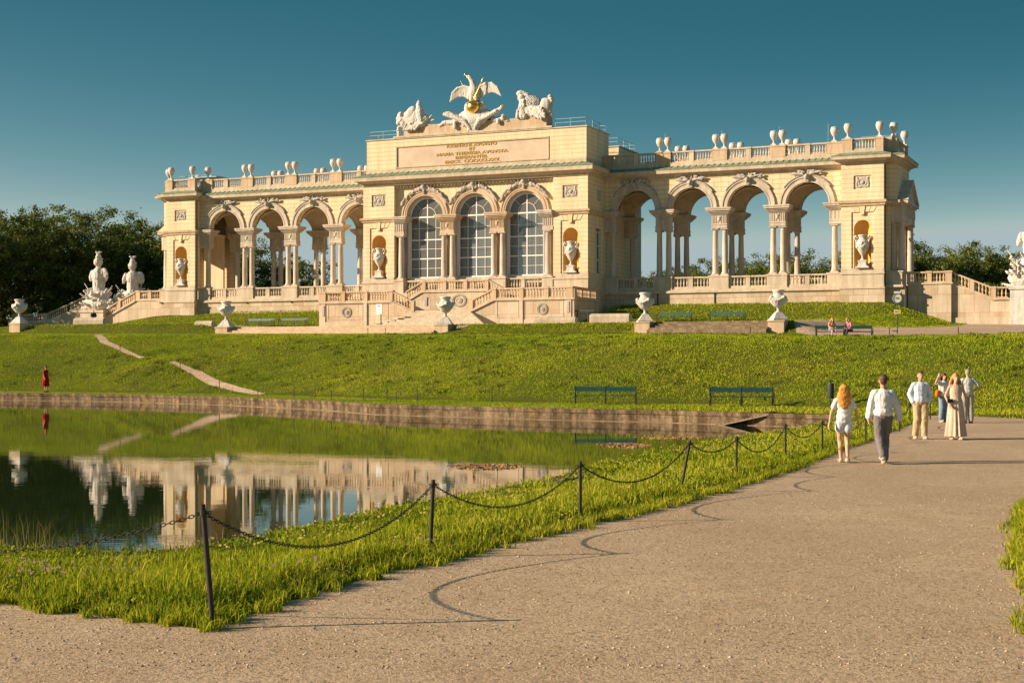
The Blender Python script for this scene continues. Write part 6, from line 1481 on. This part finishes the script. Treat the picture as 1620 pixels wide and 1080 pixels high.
def make_tree(h, w, mat, seed, clumps=330, leaves=90, ls=.29, open_=0.0, low=.12):
    g = np.random.default_rng(seed); rs = random.Random(seed); r = empty('tree', (0, 0, 0), 0)
    cz = h*(.5+low/2); rz = h*(.5-low/2)
    # lobes
    nl = 9; lob = []
    for k in range(nl):
        t = rs.uniform(0, 6.28); u = rs.uniform(-.75, .8); q = (1-u*u)**.5; lob.append((np.array([q*math.cos(t)*w*.30, q*math.sin(t)*w*.30, cz+u*rz*.62]), w*rs.uniform(.23, .32)))
    lob.append((np.array([0, 0, cz]), w*.40)); lob.append((np.array([0, 0, cz-rz*.35]), w*.36)); V = []
    for k in range(clumps):
        c, rr = lob[g.integers(len(lob))]; d = g.normal(size=3); d /= np.linalg.norm(d)
        p = c+d*rr*(g.random()**.42)*np.array([1, 1, .95]); 
        if p[2] < h*low*.7: continue
        cr = (.40+.55*g.random())*w/15; n = leaves
        q = g.normal(size=(n, 3))*np.array([1, 1, .62])*cr*.62+p
        nn = g.normal(size=(n, 3))+np.array([0, 0, .9]); nn /= np.linalg.norm(nn, axis=1)[:, None]
        t1 = np.cross(nn, g.normal(size=(n, 3))); t1 /= np.linalg.norm(t1, axis=1)[:, None]; t2 = np.cross(nn, t1)
        s_ = (ls*(.55+.7*g.random(n)))[:, None]/2
        V.append(np.stack([q-t1*s_, q-t2*s_*.6, q+t1*s_, q+t2*s_*.6], axis=1))
    V = np.concatenate(V).reshape(-1, 3); F = np.arange(len(V)).reshape(-1, 4); np_mesh('crown', V, F, mat, r)
    mb = MB(); tr = w*.028; top = Vector((rs.uniform(-.5, .5), rs.uniform(-.5, .5), h*.72)); mb.tube([(0, 0, -.5), (0, 0, .2), (.1, .05, h*.25), tuple(top*.7), tuple(top)], [tr*1.5, tr*1.15, tr*.9, tr*.5, tr*.15], 10)
    for c, rr in lob[:8]:
        z0 = h*rs.uniform(.18, .4); mb.tube([(0.05, 0, z0), tuple((Vector((0, 0, z0))+Vector(c))/2+Vector((0, 0, .5))), tuple(c)], [tr*.55, tr*.35, tr*.12], 7)
    mb.build('trunk', BARK, r, True); return r
T0 = [make_tree(17, 15, LEAFA, 1), make_tree(16, 14, LEAFA, 2), make_tree(15, 13, LEAFB, 3), make_tree(14.5, 15, LEAFB, 4), make_tree(15, 12, LEAFB, 5, 130, 60, .36), make_tree(9, 11, LEAFA, 6, 220, 70, .34, low=.02)]
HT = [17, 16, 15, 14.5, 15, 9]; used = set()
TREES = [  # variant, px, Y, py of crown top, label
 (0, -75, 190, 318, 'dark tree at the left photo edge, partly outside'), (1, 5, 200, 326, 'dark tree second from the left photo edge'), (0, 48, 196, 316, 'tall dark tree left of the nearer trophy'), (1, 92, 206, 328, 'dark tree behind and left of the nearer trophy'), (0, 128, 200, 314, 'tall dark tree directly behind the nearer trophy'),
 (1, 172, 210, 338, 'dark tree between the two trophies'), (2, 205, 220, 352, 'lighter green tree behind the farther trophy'), (2, 246, 212, 338, 'lighter green tree just left of the building'), (0, -350, 183, 318, 'tree standing beyond the left photo edge'), (3, 285, 230, 350, 'tree hidden mostly behind the left pavilion'),
 (5, -20, 200, 440, 'low dark thicket tree at the left edge'), (5, 60, 196, 452, 'low dark thicket tree above the far left vase'), (5, 120, 200, 455, 'low dark thicket tree behind the nearer trophy base'), (5, 200, 204, 452, 'low dark thicket tree behind the raking stair wall'), (5, 250, 206, 440, 'low dark thicket tree against the left pavilion'),
 (1, 345, 226, 372, 'tree seen through the first left arch'), (2, 398, 214, 372, 'green tree filling the second left arch'), (4, 472, 222, 384, 'sparse tree seen through the third left arch'), (5, 440, 236, 436, 'low tree between the second and third left arches'), (5, 505, 240, 440, 'low tree at the foot of the third left arch'),
 (3, 1022, 262, 421, 'tree low in the first right arch'), (2, 1068, 270, 416, 'tree behind the first right twin columns'), (3, 1112, 262, 408, 'tree low in the second right arch'), (2, 1160, 255, 398, 'tree behind the second right twin columns'), (3, 1198, 250, 394, 'broad tree in the third right arch'), (2, 1245, 252, 396, 'tree behind the third right twin columns'), (3, 1288, 246, 390, 'broad tree in the fourth right arch'), (2, 1335, 250, 388, 'tree behind the right pavilion pier'), (3, 1385, 248, 380, 'tree hidden behind the right pavilion'),
 (2, 1437, 238, 362, 'tall tree just right of the pavilion pediment'), (3, 1478, 240, 378, 'tree above the level stair balustrade'), (2, 1522, 244, 374, 'rounded tree above the raking balustrade'), (3, 1566, 246, 384, 'tree above the low end of the stair balustrade'), (2, 1606, 248, 396, 'tree behind the right edge trophy'), (3, 1650, 246, 392, 'tree at the right photo edge'),
 (5, 1460, 215, 436, 'low tree behind the level stair balustrade'), (5, 1510, 218, 440, 'low tree behind the raking balustrade'), (5, 1560, 216, 445, 'low tree left of the right edge trophy'), (5, 1215, 230, 438, 'low tree at the foot of the third right arch'), (5, 1290, 228, 436, 'low tree at the foot of the fourth right arch'), (5, 1135, 236, 446, 'low tree at the foot of the second right arch')]
for k, (v, px_, Y, py_, lab) in enumerate(TREES):
    ztop = 2+(577-py_)/FPX*Y; sc = (ztop-5.6)/HT[v]; o = T0[v] if v not in used else copy_tree(T0[v]); used.add(v)
    o.location = (atpx(px_, Y), Y, 5.6); o.rotation_euler = (0, 0, k*1.37); o.scale = (sc*1.02, sc*1.02, sc); tag(o, lab, 'tree', 'park trees behind the building')
# ------------------------------------------------------------------ grass blades and weeds
def blade_mat(name, stops, tr=.35, ri=.36):
    s = NT(name); gm = s.n('ShaderNodeNewGeometry'); n = s.noise(.45, 4, .65); n2 = s.noise(2.6, 3, .6); n3 = s.noise(.07, 3, .6)
    f = s.math('ADD', s.math('MULTIPLY', gm.outputs['Random Per Island'], ri), s.math('ADD', s.math('ADD', s.math('MULTIPLY', n, .36), s.math('MULTIPLY', s.math('SUBTRACT', n3, .5), .45)), s.math('MULTIPLY', n2, .34))); c = s.ramp(f, stops)
    s.t.nodes.remove(s.bsdf); df = s.n('ShaderNodeBsdfDiffuse'); tl = s.n('ShaderNodeBsdfTranslucent')
    s.l(c, df.inputs[0]); s.l(c, tl.inputs[0]); m1 = s.n('ShaderNodeMixShader'); m1.inputs[0].default_value = tr; s.l(df.outputs[0], m1.inputs[1]); s.l(tl.outputs[0], m1.inputs[2]); s.l(m1.outputs[0], s.out.inputs[0]); return s.m
GB = blade_mat('grass_blades', [(.30, (.10, .15, .012)), (.46, (.27, .34, .02)), (.60, (.46, .46, .03)), (.78, (.60, .52, .09))])
GS = blade_mat('slope_grass_blades', ri=.12, stops=[(.24, (.13, .21, .016)), (.38, (.29, .37, .022)), (.50, (.46, .48, .032)), (.68, (.56, .46, .08))])
def blades(x, y, h, wd, lean, z=None):
    n = len(x); z = H(x, y) if z is None else z; a = rng.random(n)*6.283; la = rng.random(n)*6.283; l_ = lean*rng.random(n)*h
    c, s_ = np.cos(a)*wd/2, np.sin(a)*wd/2; lx, ly = np.cos(la)*l_, np.sin(la)*l_
    V = np.zeros((n, 5, 3)); V[:, 0] = np.column_stack([x-c, y-s_, z-.01]); V[:, 1] = np.column_stack([x+c, y+s_, z-.01])
    V[:, 2] = np.column_stack([x-c*.75+lx*.35, y-s_*.75+ly*.35, z+h*.55]); V[:, 3] = np.column_stack([x+c*.75+lx*.35, y+s_*.75+ly*.35, z+h*.55]); V[:, 4] = np.column_stack([x+lx, y+ly, z+h*(1-.25*l_/np.maximum(h, 1e-4))])
    fb = np.array([(0, 1, 3), (0, 3, 2), (2, 3, 4)]); return V.reshape(-1, 3), (fb[None]+np.arange(n)[:, None, None]*5).reshape(-1, 3)
def clumpy(x, y, s=1.0):
    return .5+.5*np.sin(x*2.3*s+1.7*np.sin(y*1.9*s))*np.sin(y*2.9*s+1.3*np.sin(x*2.1*s))
Vs, Fs, o_ = [], [], 0
near_pond = resample(POND, .5)
for (y0, y1, dens) in ((8.5, 13, 2300), (13, 17, 1800), (17, 23, 1050), (23, 32, 560), (32, 46, 260), (46, 66, 130)):
    xm = .36*y1+2.6; n = int(2*xm*(y1-y0)*dens); x = (rng.random(n)*2-1)*xm; y = y0+rng.random(n)*(y1-y0)
    ok = (np.abs(x) < .36*y+2.4); x, y = x[ok], y[ok]
    ex = .05*clumpy(x, y, 3); ok = ~inpoly(x, y, pa_r) & ~inpoly(x, y, pond_r); x, y = x[ok], y[ok]
    k = clumpy(x, y); keep = rng.random(len(x)) < .45+.55*k; x, y, k = x[keep], y[keep], k[keep]
    h = (.035+.085*rng.random(len(x)))*(.55+1.1*k)*(1+.004*(y-10)); wd = (.005+.005*rng.random(len(x)))*(1+np.maximum(y-12, 0)*.06)
    dp = np.full(len(x), 9.0)
    for i_ in range(len(NEAR)-1):
        (qx, qy), (rx, ry) = NEAR[i_], NEAR[i_+1]; t = np.clip(((x-qx)*(rx-qx)+(y-qy)*(ry-qy))/((rx-qx)**2+(ry-qy)**2), 0, 1); dp = np.minimum(dp, np.hypot(x-qx-t*(rx-qx), y-qy-t*(ry-qy)))
    h *= .42+.58*sstep(.3, 1.6, dp)
    big = rng.random(len(x)) < .05; h[big] *= 1.7; wd[big] *= 1.3
    v, f = blades(x, y, h, wd, 1.1); Vs.append(v); Fs.append(f+o_); o_ += len(v)
o = np_mesh('grass', np.concatenate(Vs), np.concatenate(Fs), GB); tag(o, 'short bright green grass on the verge between path and pond', 'grass', None, 'stuff')
# broad leaved weeds and tufts spilling over the path edge
mbx = []
def tufts(n_, y0, y1, side_pts, spread, hmin, hmax, wd0):
    P = np.array(side_pts); ok = (P[:, 1] > y0) & (P[:, 1] < y1) & (np.abs(P[:, 0]) < .36*P[:, 1]+.6); P = P[ok]; i = rng.integers(len(P), size=n_)
    c = P[i]+rng.normal(size=(n_, 2))*spread; m = 16; x = np.repeat(c[:, 0], m)+rng.normal(size=n_*m)*.03; y = np.repeat(c[:, 1], m)+rng.normal(size=n_*m)*.03
    h = hmin+(hmax-hmin)*rng.random(n_*m); return x, y, h, np.full(n_*m, wd0)*(.6+.8*rng.random(n_*m))
x, y, h, wd = tufts(1500, 9.5, 40, pa_r, .07, .04, .15, .011); q = ~inpoly(x, y, pond_r); v, f = blades(x[q], y[q], h[q], wd[q], 1.3); 
o = np_mesh('edge_grass', v, f, GB); tag(o, 'ragged grass tufts spilling over the gravel path edge', 'grass', None, 'stuff')
x, y, h, wd = tufts(260, 14, 62, near_pond, .10, .05, .13, .008); q = (y < 60) & ~inpoly(x, y, pa_r)&~inpoly(x, y, pond_r); v, f = blades(x[q], y[q], h[q], wd[q]*(1+y[q]*.02), .7)
o = np_mesh('bank_grass', v, f, GB); tag(o, 'taller grass growing along the near pond bank', 'grass', None, 'stuff')
# seeding stalks over the water at the left
n = 260; x = -6.4+rng.random(n)*3.4; y = 15.2+rng.random(n)*.9; q = ~inpoly(x, y, pond_r); x, y = x[q], y[q]; h = .16+.26*rng.random(len(x))*(x < -4.6)+.05; v, f = blades(x, y, h, np.full(len(x), .006), .55)
o = np_mesh('tall_grass', v, f, blade_mat('dry_grass', [(.3, (.22, .19, .05)), (.6, (.36, .28, .10)), (.8, (.45, .33, .15))])); tag(o, 'tall dry seeding grass on the bank at the lower left', 'grass', None, 'stuff')
# slope grass
def scatter(x0, x1, y0, y1, n, hh, ww, test):
    x = x0+rng.random(n)*(x1-x0); y = y0+rng.random(n)*(y1-y0); q = test(x, y) & (np.abs(x) < .37*y+5); x, y = x[q], y[q]; return x, y
nogo = lambda x, y: ~inpoly(x, y, pond_r) & ~inpoly(x, y, pl_r) & ~inpoly(x, y, pc_r) & ~inpoly(x, y, pd_r) & ~inpoly(x, y, pa_r)
x, y = scatter(-48, 40, 56, 132, 1200000, 0, 0, nogo); k = .5*clumpy(x, y, .35)+.5*clumpy(x+9, y, 1.1); keep = (rng.random(len(x)) < .45+.55*k); x, y, k = x[keep], y[keep], k[keep]
s_ = sfoot(x, y); mow = np.where(s_ < 0, .45, 1.0); h = (.03+.08*rng.random(len(x)))*(.6+.7*k)*mow; wd = .022+.03*rng.random(len(x))
v, f = blades(x, y, h, wd, 1.2); o = np_mesh('slope_grass', v, f, GS); tag(o, 'meadow grass covering the long slope beyond the pond', 'grass', None, 'stuff')
x, y = scatter(-70, 62, 108, 168, 260000, 0, 0, lambda x, y: nogo(x, y) & (H(x, y) > 3.9)); dx, dy = x-OW.x, y-OW.y; b = dx*EB.x+dy*EB.y; q = (b < 3) & (b > -34); x, y = x[q], y[q]
v, f = blades(x, y, .05+.10*rng.random(len(x)), .04+.05*rng.random(len(x)), 1.1); o = np_mesh('berm_grass', v, f, GS); tag(o, 'mown grass on the banks around the building', 'grass', None, 'stuff')
# weed clumps on the slope
n_ = 1100; cx_ = -44+rng.random(n_)*80; cy_ = 66+rng.random(n_)*54; q = nogo(cx_, cy_) & (sfoot(cx_, cy_) > 1) & (np.abs(cx_) < .36*cy_); cx_, cy_ = cx_[q], cy_[q]; m = 26
x = np.repeat(cx_, m)+rng.normal(size=len(cx_)*m)*.22; y = np.repeat(cy_, m)+rng.normal(size=len(cx_)*m)*.22; q = nogo(x, y); x, y = x[q], y[q]
v, f = blades(x, y, .08+.15*rng.random(len(x)), .04+.04*rng.random(len(x)), 1.3); o = np_mesh('weeds', v, f, blade_mat('weed_leaves', [(.3, (.06, .09, .014)), (.55, (.15, .18, .02)), (.8, (.34, .25, .07))])); tag(o, 'darker weed clumps dotted over the slope', 'weeds', None, 'stuff')
# clover and other broad leaves between the blades
n = 190000; y = 9+rng.random(n)**1.6*34; x = (rng.random(n)*2-1)*(.37*y+2); q = ~inpoly(x, y, pa_r) & ~inpoly(x, y, pond_r); x, y = x[q], y[q]; q = rng.random(len(x)) < clumpy(x+3, y, .7); x, y = x[q], y[q]; n = len(x)
z = H(x, y)+.01+.05*rng.random(n); sz = (.007+.009*rng.random(n))*(1+.03*y); a = rng.random(n)*6.283; ti = .5*rng.normal(size=n); ux, uy = np.cos(a)*sz, np.sin(a)*sz; vx, vy = -np.sin(a)*sz*.7, np.cos(a)*sz*.7; uz = ti*sz; vz = .5*rng.normal(size=n)*sz
V = np.stack([np.column_stack([x-ux, y-uy, z-uz]), np.column_stack([x-vx, y-vy, z-vz]), np.column_stack([x+ux, y+uy, z+uz]), np.column_stack([x+vx, y+vy, z+vz])], axis=1).reshape(-1, 3)
o = np_mesh('clover', V, np.arange(4*n).reshape(-1, 4), blade_mat('clover_leaves', [(.30, (.08, .14, .012)), (.48, (.20, .28, .02)), (.64, (.38, .42, .03)), (.80, (.50, .44, .08))])); tag(o, 'low clover and broad leaves among the verge grass', 'ground cover', None, 'stuff')
# small flowers
def flowers(x, y, hh, sz, mat, name, lab):
    n = len(x); z = H(x, y)+hh; t = np.arange(6)*6.283/6; V = np.zeros((n, 6, 3)); V[:, :, 0] = x[:, None]+np.cos(t)[None]*sz[:, None]; V[:, :, 1] = y[:, None]+np.sin(t)[None]*sz[:, None]*.5; V[:, :, 2] = z[:, None]+np.sin(t)[None]*sz[:, None]*.7
    o = np_mesh(name, V.reshape(-1, 3), np.arange(6*n).reshape(-1, 6), mat); tag(o, lab, 'flowers', None, 'stuff')
FY = simple('yellow_petals', (.62, .52, .12), .7); FP = simple('pink_petals', (.42, .22, .30), .7)
n = 5200; x = -4+rng.random(n)*18; y = 15+rng.random(n)*38; q = nogo(x, y) & (x < 12) & (np.abs(x-np.interp(y, [15, 25, 45, 60], [-2, 1.5, 10, 13])) < 2.2); x, y = x[q], y[q]; q = clumpy(x, y, .6) > .45; x, y = x[q], y[q]
flowers(x, y, .07+.06*rng.random(len(x)), .006+.008*rng.random(len(x))+y*.0002, FY, 'yellow_flowers', 'tiny pale yellow flowers in the verge grass')
n = 900; x = -6+rng.random(n)*6; y = 12+rng.random(n)*4; q = nogo(x, y); x, y = x[q], y[q]; q = clumpy(x, y, .5) > .62; x, y = x[q], y[q]
flowers(x, y, .07+.05*rng.random(len(x)), .007+.006*rng.random(len(x)), FP, 'pink_clover', 'small pinkish clover heads in the grass at the lower left')
for o in list(bpy.data.objects):
    if o.type == 'MESH' and o.parent and o.parent.name.split('.')[0] in ('arcaded_palace', 'entrance_staircase', 'side_staircase', 'garden_steps') and not o.children and o.name.split('.')[0] not in ('lettering',): split_parts(o)
